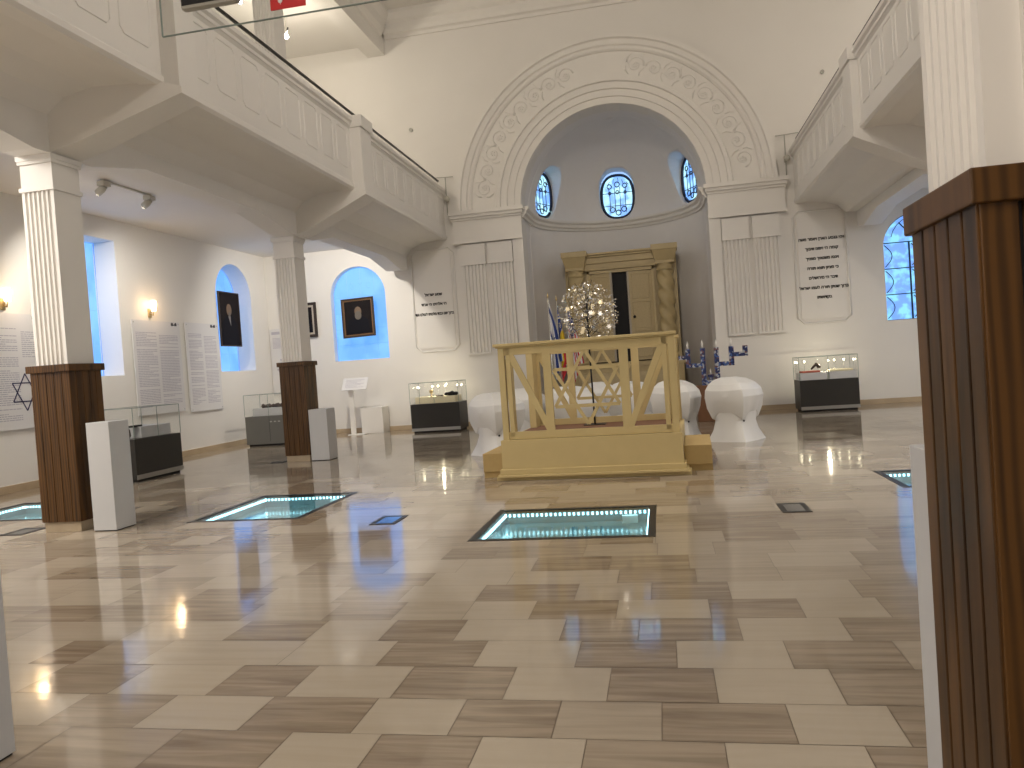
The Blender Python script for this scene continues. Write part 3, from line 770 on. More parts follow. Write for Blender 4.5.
# ------------------------------------------------------------------ glazed floor pits and floor boxes
def pit(p, label):
    x0, x1, y0, y1 = p; cx, cyy = (x0+x1)/2, (y0+y1)/2; a, b = (x1-x0)/2, (y1-y0)/2
    t = thing('floor_window', label, 'glass floor panel', (cx, cyy, 0), 0, 'lit glass panels in the floor')
    w = .07; f = MB()
    for q in ((-a, a, -b, -b+w), (-a, a, b-w, b), (-a, -a+w, -b+w, b-w), (a-w, a, -b+w, b-w)): f.box(*q, -.03, .003)
    f.build('metal_frame', M['blackmetal'], t)
    MB().box(-a+w, a-w, -b+w, b-w, -.02, -.001).build('glass_pane', M['glass_green'], t)
    d = .15; bs = MB()
    bs.box(-a, a, -b, b, -d-.03, -d); bs.box(-a, -a+.03, -b, b, -d, -.03); bs.box(a-.03, a, -b, b, -d, -.03); bs.box(-a+.03, a-.03, -b, -b+.03, -d, -.03); bs.box(-a+.03, a-.03, b-.03, b, -d, -.03)
    bs.build('basin', M['basin'], t)
    MB().box(a-.36, a-.2, b-.16, b-.11, -d, -.07).build('junction_box', M['white'], t)
    led = MB(); st = .05; i = w+.004
    n = int((2*a-2*i)/st)
    for k in range(n+1):
        x = -a+i+(2*a-2*i)*k/n
        led.box(x-.010, x+.010, b-i-.012, b-i, -.065, -.035); led.box(x-.010, x+.010, -b+i, -b+i+.012, -.065, -.035)
    n = int((2*b-2*i)/st)
    for k in range(n+1):
        y = -b+i+(2*b-2*i)*k/n
        led.box(-a+i, -a+i+.012, y-.012, y+.012, -.065, -.035); led.box(a-i-.012, a-i, y-.012, y+.012, -.065, -.035)
    led.build('led_strip', M['led'], t)['label'] = 'row of bright cyan lights under the glass edge'
    for (lx, ly, sx_, sy_) in ((0, b-w-.08, 2*a-.3, .05), (-a+w+.08, 0, .05, 2*b-.3)):
        L = bpy.data.lights.new('pit_light', 'AREA'); L.shape = 'RECTANGLE'; L.size = sx_; L.size_y = sy_; L.energy = .6; L.color = (.5, .88, 1)
        o = bpy.data.objects.new('pit_light', L); C.objects.link(o); o.location = (cx+lx, cyy+ly, -.06)
pit(PITS[0], 'cyan-lit glass panel set in the floor directly in front of the platform')
pit(PITS[1], 'cyan-lit glass floor panel between the left columns and the centre panel')
pit(PITS[2], 'cyan-lit glass floor panel at the left edge, behind the nearer column')
pit(PITS[3], 'cyan-lit glass floor panel at the right, half hidden by the nearest column')
def floorbox(x0, x1, y0, y1, label):
    cx, cyy = (x0+x1)/2, (y0+y1)/2; a, b = (x1-x0)/2, (y1-y0)/2
    t = thing('floor_box', label, 'floor hatch', (cx, cyy, .0015)); w = .05; f = MB()
    for q in ((-a, a, -b, -b+w), (-a, a, b-w, b), (-a, -a+w, -b+w, b-w), (a-w, a, -b+w, b-w)): f.box(*q, 0, .004)
    f.build('rim', M['blackmetal'], t); MB().box(-a+w, a-w, -b+w, b-w, 0, .003).build('lid', M['lid'], t)
M['lid'] = mat('floor_box_lid', (.12, .12, .12), .08, metal=.6)
floorbox(-3.17, -2.88, 7.73, 8.18, 'small black framed floor hatch between the left and centre glass panels')
floorbox(1.05, 1.32, 7.71, 8.17, 'small black framed floor hatch right of the centre glass panel')
floorbox(-7.85, -7.52, 7.75, 8.17, 'black floor hatch corner poking out left of the nearer left column')
floorbox(-7.75, -7.47, 14.05, 14.35, 'small black floor hatch left of the farther left column')

# ------------------------------------------------------------------ bima (reading platform)
def bima():
    x0, x1, y0, y1 = -2.26, .21, 10.46, 12.7; w = x1-x0; d = y1-y0
    t = thing('reading_platform', 'cream wooden reading platform with star of David railing in the middle of the hall', 'bimah', (x0, y0, 0), -.04)
    p = MB(); p.box(0, w, 0, d, .1, .56); p.build('podium', M['cream'], t, bevel=.004)
    s = MB(); s.prism([(-.09, 0), (w+.09, 0), (w+.09, d+.05), (-.09, d+.05)], 'z', 0, .05); s.box(-.06, w+.06, -.06, d+.03, .05, .085); s.box(-.03, w+.03, -.03, d+.02, .085, .16)
    s.build('base_moulding', M['cream'], t, bevel=.006)
    MB().box(.06, w-.06, .1, d-.06, .55, .575).build('carpet', M['carpet'], t)['label'] = 'brown carpet on the platform deck'
    def rail(yc, th, name, small=False):
        f = MB(); zb, zt = .60, 1.845; cw = .085
        for (a, b) in ((.03, .03+cw), (w-.03-cw, w-.03)): f.box(a, b, yc-th/2-.015, yc+th/2+.015, .55, zt)
        for (a, b) in ((.135, .20), (w-.20, w-.135)): f.box(a, b, yc-th/2, yc+th/2, zb, zt)
        f.box(.03, w-.03, yc-th/2, yc+th/2, .565, .67); f.box(.03, w-.03, yc-th/2, yc+th/2, 1.74, zt)
        pa = [(.655, .765), (w-.77, w-.65)]
        for a, b in pa: f.box(a, b, yc-th/2, yc+th/2, .66, 1.75)
        f.bar((.20, yc, 1.74), (.70, yc, .67), .085, th*.8); f.bar((w-.20, yc, 1.74), (w-.67, yc, .67), .085, th*.8)
        f.build(name, M['cream'], t, bevel=.003)
        c = MB(); c.box(-.03, w+.0, yc-th/2-.05, yc+th/2+.05, zt+.02, zt+.06); c.box(-.0, w, yc-th/2-.03, yc+th/2+.03, zt, zt+.02)
        c.build('handrail', M['cream'], t, bevel=.006)
        st = MB(); cx = w/2; R = .51; cz = 1.24; b = .044
        for k in (0, 1):
            P = [(cx+R*math.sin(2*PI*i/3+k*PI)*1.0, yc+(k-.5)*.012, cz+R*math.cos(2*PI*i/3+k*PI)) for i in range(3)]
            for i in range(3): st.bar(P[i], P[(i+1) % 3], b, .03)
        st.build('star_of_david', M['cream'], t)
    rail(.09, .05, 'front_railing'); rail(d-.09, .05, 'rear_railing')
    # corner posts seen through the railing, with ribs, and side rails (open for the steps)
    for x in (.10, w-.10):
        q = MB(); q.box(x-.05, x+.05, d-.45, d-.06, .56, 1.84)
        for k in range(5): q.box(x-.056, x+.056, d-.43+k*.08, d-.39+k*.08, .58, 1.78)
        q.build('corner_post', M['cream'], t)
        r = MB(); r.box(x-.035, x+.035, .1, .5, .56, .66); r.box(x-.035, x+.035, .1, .5, 1.74, 1.84); r.box(x-.035, x+.035, .42, .5, .66, 1.70); r.bar((x, .14, 1.68), (x, .44, .68), .06, .04, dirn=(1, 0, 0))
        r.build('side_railing', M['cream'], t)
    for nm, a, b in (('step', w+.003, w+.37), ('step', -.37, -.003)):
        MB().box(a, b, .33 if nm == 'step' else .5, 1.7, .085, .35).build(nm, M['cream_step'], t, bevel=.006)
        MB().box(a if a > 0 else a, b, .36, 1.7, 0, .085).build('step_base', M['cream_step'], t)
bima()

# metal tree on a stand, standing on the platform
def tree():
    t = thing('metal_tree', 'silver and gold leaf tree ornament on thin black stand on the cream platform', 'sculpture', (-1.09, 12.2, .575))
    b = MB(); b.box(-.17, .17, -.12, .12, 0, .012); b.build('base', M['blackmetal'], t)
    MB().tube([(0, 0, 0), (-.01, 0, .8), (-.015, 0, 1.7), (0, 0, 2.0)], .014, 8).build('pole', M['blackmetal'], t)
    rnd = random.Random(3); br = MB(); tips = []
    for k in range(34):
        a = rnd.uniform(0, 2*PI); el = rnd.uniform(-.35, 1.2); L = rnd.uniform(.25, .46); z0 = rnd.uniform(1.35, 1.95)
        p0 = Vector((0, 0, z0)); dr = Vector((math.cos(a)*math.cos(el), math.sin(a)*math.cos(el)*.6, math.sin(el)))
        p1 = p0+dr*L*.5+Vector((0, 0, .02)); p2 = p0+dr*L; br.tube([p0, p1, p2], [.006, .004, .003], 5); tips += [p1, p2]
    br.build('branches', M['blackmetal'], t)
    lf = MB()
    for k in range(1500):
        while True:
            x, y, z = rnd.uniform(-.49, .49), rnd.uniform(-.28, .28), rnd.uniform(-.48, .5)
            if (x/.49)**2+(y/.28)**2+(z/.50)**2 < 1: break
        c = Vector((x, y, 1.76+z)); e1 = Vector([rnd.gauss(0, 1) for _ in range(3)]).normalized(); e2 = e1.cross(Vector([rnd.gauss(0, 1) for _ in range(3)])).normalized(); s = rnd.uniform(.014, .027)
        lf.face([c-e1*s, c+e2*s*.6, c+e1*s, c-e2*s*.6], rnd.choice([0, 0, 1]))
    o = lf.build('leaves', [M['silver'], M['goldleaf']], t, fix=False); o['kind'] = 'stuff'
    for k in range(16):
        fl = MB(); a = rnd.uniform(0, 2*PI); rr = rnd.uniform(.1, .42); zz = 1.76+rnd.uniform(-.3, .4)
        x, z = rr*math.cos(a), zz; n = 6; pts = []
        for i in range(2*n): q = .046 if i % 2 == 0 else .022; pts.append((x+q*math.cos(PI*i/n), z+q*math.sin(PI*i/n)))
        fl.prism(pts, 'y', -.3+.02*k/16, -.296+.02*k/16) if k % 2 else fl.prism(pts, 'y', .1, .106)
        fl.build('flower', M['goldleaf'] if k % 3 else M['silver'], t)
    for k, (x, z) in enumerate(((-.02, 2.23), (-.06, 2.15), (.06, 2.2))):
        MB().ball((x, 0, z), .022, 8).build('bead', M['silver'], t)
tree()

# ------------------------------------------------------------------ white moulded chairs
def chair(loc, rz, label, src=[None]):
    if src[0]: return dup(src[0], loc, rz, label)
    t = thing('moulded_chair', label, 'chair', loc, rz, 'white moulded chairs around the platform')
    N = 40
    def peak(a): return max(0, 1-abs(math.sin(2*(a+PI/2)))*1.25)
    def mk(r0, z, corner=0, zc=0, ox=0):
        out = []
        for k in range(N):
            a = 2*PI*k/N-PI/2; f = peak(a); r = r0+corner*f
            out.append((r*math.cos(a)+ox, r*math.sin(a)*.94, z+zc*f))
        return out
    def loft(rings):
        mb = MB(); vs = [p for r in rings for p in r]; fs = []
        for k in range(len(rings)-1):
            for j in range(N): fs.append((k*N+j, k*N+(j+1) % N, (k+1)*N+(j+1) % N, (k+1)*N+j))
        fs.append(tuple(range(N))[::-1]); fs.append(tuple((len(rings)-1)*N+j for j in range(N)))
        mb.mesh(vs, fs, smooth=True); return mb
    b = loft([mk(.42, 0, .11), mk(.41, .03, .10), mk(.375, .20, .03), mk(.35, .36, .0), mk(.36, .50, .04), mk(.38, .66, 0)])
    ob = b.build('base', M['white'], t); es = ob.modifiers.new('split', 'EDGE_SPLIT'); es.split_angle = math.radians(18)
    s = loft([mk(.345, .50, .02, -.12), mk(.372, .525, .045, -.12), mk(.425, .65, .075, -.06), mk(.455, .79, .075), mk(.435, .90, .07, .015, -.01), mk(.36, 1.00, .06, .02, -.03), mk(.25, 1.07, .04, .025, -.06), mk(.12, 1.115, .02, .015, -.08), mk(.02, 1.13, 0, 0, -.09)])
    ob = s.build('shell', M['white'], t); es = ob.modifiers.new('split', 'EDGE_SPLIT'); es.split_angle = math.radians(18)
    h = MB(); h.ball((.04, -.338, .36), .018, 8, sy=.5); h.build('drain_hole', M['black'], t)
    src[0] = t; return t
chair((1.23, 14.25, 0), .22, 'white moulded chair standing farthest right, beside the blue candelabrum')
chair((.22, 14.62, 0), .5, 'white moulded chair touching the right edge of the cream platform')
chair((-3.03, 13.85, 0), .15, 'white moulded chair left of the platform, before the charcoal display case')
chair((-2.78, 15.4, 0), .6, 'white moulded chair behind the one left of the platform')
chair((-1.75, 14.9, 0), .3, 'white moulded chair seen through the left of the platform railing')
chair((-1.32, 16.5, 0), 1.0, 'white moulded chair seen through the star of the platform railing')
chair((-.62, 15.55, 0), .2, 'white moulded chair seen through the right diagonal of the railing')

# ------------------------------------------------------------------ ark
def ark():
    y0 = 22.8; t = thing('torah_ark', 'golden wooden ark cabinet with twisted columns and half-open doors in the apse', 'cabinet', (AX, y0, 0))
    b = MB(); b.box(-1.62, 1.62, .10, .9, 0, 4.66); b.box(-1.66, 1.66, -.12, .92, 0, 1.35); b.box(-1.70, 1.70, -.16, .93, 1.35, 1.48); b.box(-1.72, 1.72, -.2, .94, 0, .2)
    b.build('carcass', M['gold'], t)
    for x0, x1 in ((-1.4, -.1), (.1, 1.4)):
        p = MB(); p.box(x0, x1, -.14, -.12, .35, 1.2); p.build('base_panel', M['gold2'], t, bevel=.01)
    e = MB(); e.box(-1.10, 1.10, -.02, .2, 4.28, 4.42); e.box(-1.12, 1.12, -.06, .2, 4.42, 4.60); e.box(-1.15, 1.15, -.12, .2, 4.60, 4.66); e.box(-1.15, 1.15, -.18, .3, 4.66, 4.72)
    e.box(-1.08, 1.08, -.08, .1, 4.22, 4.28); e.build('entablature', M['gold'], t, bevel=.01)
    for s in (-1, 1):
        c = MB(); cx = s*1.29; N = 40; Z = 110; z0, z1 = 1.62, 4.05; vs = []; fs = []
        for k in range(Z+1):
            z = z0+(z1-z0)*k/Z
            for j in range(N):
                a = 2*PI*j/N; r = .225*(1+.13*math.cos(3*(a+z*4.6*s))); vs.append((cx+r*math.cos(a), -.0+r*math.sin(a), z))
        for k in range(Z):
            for j in range(N): fs.append((k*N+j, k*N+(j+1) % N, (k+1)*N+(j+1) % N, (k+1)*N+j))
        c.mesh(vs, fs, smooth=True); c.lathe([(.29, 1.48), (.29, 1.54), (.26, 1.56), (.25, 1.62)], (cx, 0, 0)); c.lathe([(.23, 4.05), (.25, 4.07), (.25, 4.11), (.23, 4.13), (.23, 4.20), (.27, 4.26)], (cx, 0, 0))
        c.build('twisted_column', M['gold'], t)
        k = MB(); x0, x1 = cx-.27, cx+.27
        k.box(x0, x1, -.27, .3, 4.24, 4.32); k.hexa([(x0, -.27), (x1, -.27), (x1, .3), (x0, .3)], 4.32, [(x0-.08, -.36), (x1+.08, -.36), (x1+.08, .3), (x0-.08, .3)], 4.62); k.box(x0-.10, x1+.10, -.38, .3, 4.62, 4.78)
        k.build('capital_block', M['gold'], t, bevel=.006)
    f = MB(); 
    for (a, b_, c_, d_) in ((-.98, -.90, 1.48, 4.22), (.90, .98, 1.48, 4.22), (-.98, .98, 4.12, 4.22)): f.box(a, b_, -.02, .1, c_, d_)
    f.build('door_frame', M['gold'], t, bevel=.006)
    MB().box(-.90, .90, .092, .099, 1.50, 4.12).build('interior_shade', M['black'], t)['label'] = 'black sheet standing for the shade between the doors'  # black sheet in place of the unlit cabinet inside
    # doors: leaf in local coordinates hinged at the jambs, swung slightly outwards
    for s in (-1, 1):
        h = thing_part('door', t, (s*.88, .05, 0), (0, 0, math.radians(-22 if s < 0 else 14)))
        # leaf runs from hinge towards the middle
        w = .65 if s < 0 else .67; d = MB(); xa, xb = sorted((0, -s*w)); d.box(xa, xb, -.04, .0, 1.52, 4.10)
        xe = -s*w; ea, eb = sorted((xe, xe+s*.012)); 
        o = d.build('door', M['gold2'], h); 
        e = MB(); ea, eb = sorted((-s*w, -s*(w+.05))); e.box(ea, eb, -.045, .005, 1.52, 4.10); e.build('door_edge', M['edge'], h)
        p = MB()
        for (za, zb) in ((1.62, 2.35), (2.45, 3.2), (3.3, 4.0)):
            xa, xb = sorted((-s*.08, -s*(w-.08))); pts = [(xa, za), (xb, za), (xb, zb), (xa, zb)]
            p.tube([(x, -.045, z) for x, z in pts], .010, 4, closed=True)
        p.build('door_moulding', M['gold2'], h)
        if s > 0: MB().ball((-s*(w-.1), -.08, 2.78), .045, 8).build('knob', M['blackmetal'], h)
def thing_part(name, parent, loc, rot):
    o = MB().box(-.012, .012, -.05, .01, 1.52, 4.10).build(name, M['gold'], parent); o.location = loc; o.rotation_euler = rot; return o
ark()

# ------------------------------------------------------------------ flags
def star_test(u, v, cu, cv, r, t, asp=1):
    x, y = (u-cu)*asp, v-cv
    def tri(sgn):
        best = -9
        for k in range(3):
            a = PI/2*sgn+2*PI*k/3+PI; best = max(best, x*math.cos(a)+y*math.sin(a))
        return abs(best-r/2) < t
    return tri(1) or tri(-1)
def flag(x, ztop, label, colf, mats, drift):
    y = 19.5; t = thing('flag', label, 'flag', (x, y, 0)); 
    MB().tube([(0, 0, 0.02), (0, 0, ztop)], .014, 8).build('pole', M['silver'], t)
    MB().lathe([(.001, 0), (.022, .02), (.03, .05), (.012, .1), (.001, .17)], (0, 0, ztop), 10).build('finial', M['brass'], t)
    MB().lathe([(.16, 0), (.16, .03), (.04, .05), (.025, .12)], (0, 0, 0), 20).build('stand', M['blackmetal'], t)
    NU, NV = 84, 56; vs = []; mb = MB(); H = .95; L = 1.5; zt = ztop-.12
    for i in range(NU+1):
        u = i/NU
        for j in range(NV+1):
            v = j/NV; sp = min(1, u*2.2)
            z = zt-v*H*(1-.45*u)-u*L*(1-.12*math.sin(v*3))
            xx = .012+drift*(u**.8)*(.35+.65*(1-v))+.07*sp*math.sin(v*9+u*2)*.6
            yy = -.02+.07*sp*math.cos(v*11+u*1.5)
            vs.append((xx, yy, z))
    fs = []; ms = []
    for i in range(NU):
        for j in range(NV): fs.append((i*(NV+1)+j, (i+1)*(NV+1)+j, (i+1)*(NV+1)+j+1, i*(NV+1)+j+1)); ms.append(colf((i+.5)/NU, (j+.5)/NV))
    mb.mesh(vs, fs, smooth=True); mb.m = ms
    mb.build('cloth', mats, t, fix=False)
def c_il(u, v): return 1 if (.10 < v < .27 or .73 < v < .90 or star_test(u, v, .5, .5, .21, .018, 1.35)) else 0
def c_ro(u, v): return 0 if u < .333 else (1 if u < .667 else 2)
def c_us(u, v):
    if u < .42 and v < .54:
        a = (u/.42*6) % 1; b = (v/.54*5) % 1; return 2 if (a-.5)**2+(b-.5)**2 < .06 else 1
    return 0 if int(v*13) % 2 == 0 else 2
flag(-2.73, 3.25, 'white flag with two blue stripes and a blue star, leftmost of three flags', c_il, [M['flag_white'], M['flag_blue']], .28)
flag(-2.52, 3.16, 'blue, yellow and red flag, middle one of three flags by the ark', c_ro, [M['flag_blue'], M['flag_yellow'], M['flag_red']], .17)
flag(-2.26, 3.16, 'stars and stripes flag, rightmost of the three flags near the ark', c_us, [M['flag_red'], M['flag_navy'], M['flag_white']], .30)

# ------------------------------------------------------------------ blue mosaic candelabrum
def menorah():
    y = 18.5; t = thing('candelabrum', 'large stepped blue and white mosaic candelabrum behind the chairs', 'candelabrum', (1.105, y, 0)); s = .055
    xs = [.155, .49, .80]; a = MB()
    a.box(-.21, .21, -s, s, .84, .95); a.box(-.04, .04, -s*.8, s*.8, .95, 1.02); a.box(-.07, .07, -s*.8, s*.8, 1.02, 1.08)
    a.build('base', M['mosaic'], t)
    for sg in (-1, 1):
        b = MB()
        def bx(x0, x1, z0, z1): q = sorted((sg*x0, sg*x1)); b.box(q[0], q[1], -s, s, z0, z1)
        bx(xs[0]-s, xs[0]+s, .95, 1.70); bx(xs[0]+s, xs[1]+s, 1.26, 1.36); bx(xs[1]-s, xs[1]+s, 1.36, 1.70); bx(xs[1]+s, xs[2]+s, 1.46, 1.56); bx(xs[2]-s, xs[2]+s, 1.56, 1.70)
        b.build('arm', M['mosaic'], t, bevel=.004)
    st = tag(MB().box(-.35, .35, -.22, .22, 0, .84).build('stand', M['woodbox'], None, bevel=.01), 'brown wooden stand under the blue candelabrum, behind the chairs', 'stand')
    st.location = (1.105, y, 0)
    for k, x in enumerate([-.80, -.49, -.155, .155, .49]):
        c = MB(); c.lathe([(.022, 0), (.022, .12), (.012, .14), (.004, .19)], (0, 0, 0), 10)
        o = tag(c.build('candle', M['candle']), '%s white candle on the blue candelabrum' % ['leftmost', 'second from left', 'third from left', 'fourth from left', 'rightmost'][k], 'candle', 'white candles on the candelabrum'); o.location = (1.105+x, y, 1.70)
    c = MB(); c.lathe([(.018, 0), (.018, .08), (.004, .13)], (0, 0, 0), 10); o = tag(c.build('candle', M['candle']), 'short low candle in the centre of the blue candelabrum', 'candle', 'white candles on the candelabrum'); o.location = (1.105, y, 1.08)
M['woodbox'] = mat('brown_stand_wood', (.16, .07, .03), .5, noise=.2)
menorah()

# ------------------------------------------------------------------ glass display cases
def case(x, y, w, d, rz, label, kind='dark'):
    """x, y: centre; w along local x; front faces local -y"""
    t = thing('display_case', label, 'display case', (x, y, 0), rz); a, b = w/2, d/2
    m = M['charcoal'] if kind == 'dark' else M['greycab']
    bs = MB(); bs.box(-a, a, -b, b, .05, .76); bs.build('cabinet', m, t, bevel=.004)
    MB().box(-a+.05, a-.05, -b+.04, b-.04, 0, .05).build('plinth', M['black'], t)
    if kind == 'grey':
        v = MB()
        for k in range(3): v.box(.02+k*.11, .08+k*.11, -b-.004, -b, .60, .63)
        v.build('vent_slots', M['steel'], t)
        l = MB(); l.box(-.003, .003, -b-.002, -b, .12, .75); l.build('door_gap', M['black'], t)
    else:
        l = MB(); l.box(-a+.0, a-.0, -b-.012, -b, .05, .13); l.build('kick_rail', M['steel'], t)
    g = MB(); e = .008
    g.box(-a, a, -b, -b+e, .762, 1.31); g.box(-a, a, b-e, b, .762, 1.31); g.box(-a, -a+e, -b+e, b-e, .762, 1.31); g.box(a-e, a, -b+e, b-e, .762, 1.31); g.box(-a, a, -b, b, 1.31, 1.318)
    g.build('glass_hood', M['glass'], t)
    f = MB(); r = .005
    for (p, q) in (((-a, -b), (a, -b)), ((a, -b), (a, b)), ((a, b), (-a, b)), ((-a, b), (-a, -b))): f.bar((*p, 1.315), (*q, 1.315), .012, .012, dirn=(0, 0, 1))
    for p in ((-a, -b), (a, -b), (a, b), (-a, b), (.0, -b)): f.bar((*p, .76), (*p, 1.315), .009, .009)
    f.build('glass_edges', M['glass_edge'], t)
    return t
def in_case(kind, loc, rz, name, label, cat, mb, mats, group=None, bevel=0):
    o = tag(mb.build(name, mats, bevel=bevel), label, cat, group); o.location = loc; o.rotation_euler = (0, 0, rz); return o
def lampstalks(x, y, pts, where, pw=8):
    for k, (dx, dy) in enumerate(pts):
        t = thing('case_lamp', 'small bright stalk lamp inside %s, %s counting from the left' % (where, ['first', 'second', 'third', 'fourth', 'fifth', 'sixth', 'seventh'][k]), 'lamp', (x+dx, y+dy, .765), 0, 'small stalk lamps inside '+where)
        MB().tube([(0, 0, 0), (0, 0, .42)], .006, 6).build('stem', M['steel'], t)
        MB().ball((0, 0, .43), .02, 8).build('bulb', M['caselamp'], t)
    L = bpy.data.lights.new('case_glow', 'POINT'); L.energy = pw; L.color = (1, .88, .62); L.shadow_soft_size = .02
    o = bpy.data.objects.new('case_glow', L); C.objects.link(o); o.location = (x, y, 1.22)
CW, CD = 1.33, .82
case(-9.56, 12.65, CW, .82, PI/2, 'charcoal display case in left aisle behind the tall white pedestal')
blk = in_case(0, (-9.56, 12.75, .765), 0, 'display_block', 'pale grey block inside the left aisle display case', 'block', MB().box(-.3, .3, -.42, .42, 0, .2), M['pedestal'])
in_case(0, (-9.40, 12.35, .965), .3, 'dark_tray', 'flat black object lying on the block in left aisle case', 'tray', MB().box(-.06, .06, -.2, .2, 0, .03), M['black'])
in_case(0, (-9.42, 12.02, .965) if False else (-9.38, 12.10, .765), .0, 'small_pot', 'small dark brown vessel at the front of left aisle case', 'vessel', MB().lathe([(.04, 0), (.07, .06), (.06, .16), (.03, .2), (.045, .24)], (0, 0, 0), 16), M['browncover'])
case(-9.85, 18.4, CW, .8, 0, 'grey display case in the left back corner beside the farther column', 'grey')
in_case(0, (-9.82, 18.4, .765), 0, 'display_block', 'white block inside the grey corner display case', 'block', MB().box(-.52, .52, -.3, .3, 0, .2), M['pedestal'])
def crumpled(mb, n=14, w=.3, d=.12, h=.09, seed=1):
    rnd = random.Random(seed)
    for k in range(n): x = -w+2*w*k/(n-1); mb.ball((x, rnd.uniform(-d, d), h*.6), h*.62, 8, sx=1.3, sz=.8+rnd.random()*.9)
    return mb
in_case(0, (-9.85, 18.3, .965), .2, 'dark_relic', 'dark crumpled object lying on white block in grey corner case', 'relic', crumpled(MB(), 12, .26, .05, .07), M['browncover'])
case(-5.90, 19.85, CW, .85, 0, 'charcoal display case with bright stalk lamps, left of the apse')
in_case(0, (-5.90, 19.85, .765), 0, 'display_block', 'cream block inside the lamp-lit case left of the apse', 'block', MB().box(-.55, .55, -.32, .32, 0, .17), M['creamcloth'])
in_case(0, (-5.5, 19.7, .935), .2, 'dark_relic', 'dark object on the cream block left of the apse', 'relic', crumpled(MB(), 6, .12, .04, .08, 4), M['black'])
in_case(0, (-6.05, 19.7, .935), .0, 'brass_cup', 'small brass cup on the cream block left of the apse', 'cup', MB().lathe([(.05, 0), (.02, .02), (.015, .08), (.045, .11), (.05, .18)], (0, 0, 0), 16), M['brass'])
in_case(0, (-5.82, 19.7, .935), .0, 'small_book', 'small brown book on the cream block left of the apse', 'book', MB().box(-.09, .09, -.06, .06, 0, .03), M['browncover'])
lampstalks(-5.90, 19.85, [(-.60, .1), (-.42, -.36), (-.26, .36), (-.10, .36), (.10, .36), (.44, .36), (.60, .2)], 'the case left of the apse')
case(3.88, 19.85, CW, .82, 0, 'charcoal display case with bright stalk lamps, right of the apse')
for q, dx in ((0, -.34), (1, .32)):
    in_case(0, (3.88+dx, 19.8, .765), 0, 'display_block', '%s pale grey block inside the case right of the apse' % ['left', 'right'][q], 'block', MB().box(-.3, .3, -.36, .34, 0, .17), M['pedestal'])
pil = MB(); pil.box(-.24, .20, -.14, .14, 0, .045); in_case(0, (3.52, 19.7, .935), .1, 'red_cloth', 'folded red cloth on left block in the case right of the apse', 'cloth', pil, M['redcloth'], bevel=.02)
in_case(0, (3.66, 19.72, .982), 0, 'dark_relic', 'dark curled object standing on the folded red cloth', 'relic', MB().tube([(-.12, 0, .03), (-.06, 0, .09), (0, 0, .15), (.05, 0, .09), (.1, 0, .07)], [.02, .03, .045, .05, .03], 8), M['browncover'])
pil = MB(); pil.box(-.26, .26, -.2, .2, 0, .05); in_case(0, (4.20, 19.75, .935), 0, 'cream_cloth', 'folded cream cloth on right block in the case right of the apse', 'cloth', pil, M['creamcloth'], bevel=.02)
lampstalks(3.88, 19.85, [(-.645, .2), (-.645, .0), (-.4, .375), (.16, .375), (.30, .375), (.52, .375), (.64, -.1)], 'the case right of the apse')

# socket with plug and lead
t = thing('wall_socket', 'white wall socket with black plug and lead beside the right display case', 'socket', (4.83, BY, .55))
MB().box(-.09, .09, -.012, 0, -.04, .05).build('plate', M['white'], t, bevel=.004)
MB().box(-.055, .015, -.05, -.012, -.02, .035).build('plug', M['black'], t)
MB().box(-.045, .0, -.05, -.012, -.10, -.045).build('plug', M['black'], t)
MB().tube([(-.03, -.04, -.10), (-.05, -.06, -.2), (-.14, -.08, -.32), (-.22, -.1, -.40)], .008, 6).build('lead', M['greyplastic'], t)

# ------------------------------------------------------------------ info lectern at the back window
t = thing('info_stand', 'low reading stand with tilted white sign below the back window', 'stand', (-8.35, 20.1, 0))
MB().box(-.20, -.06, -.02, .02, 0, 1.32).build('support_panel', M['plaster2'], t)
MB().box(-.24, .24, -.16, .16, 0, .02).build('foot', M['plaster2'], t)
s = MB(); s.box(-.36, .36, -.2, .2, 0, .015); o = s.build('sign_board', M['paper'], t); o.location = (.02, -.03, 1.40); o.rotation_euler = (math.radians(55), 0, 0)
s = MB()
for k in range(7): s.box(-.27, .27-.1*(k % 3), .12-k*.04, .13-k*.04, .015, .017)
o2 = s.build('printed_text', M['ink'], o)
g = thing('white_block', 'white low block against the back wall behind the reading stand', 'block', (-8.0, 20.5, 0))
MB().box(-.32, .32, -.2, .3, .0, .72).build('body', M['plaster2'], g, bevel=.004)

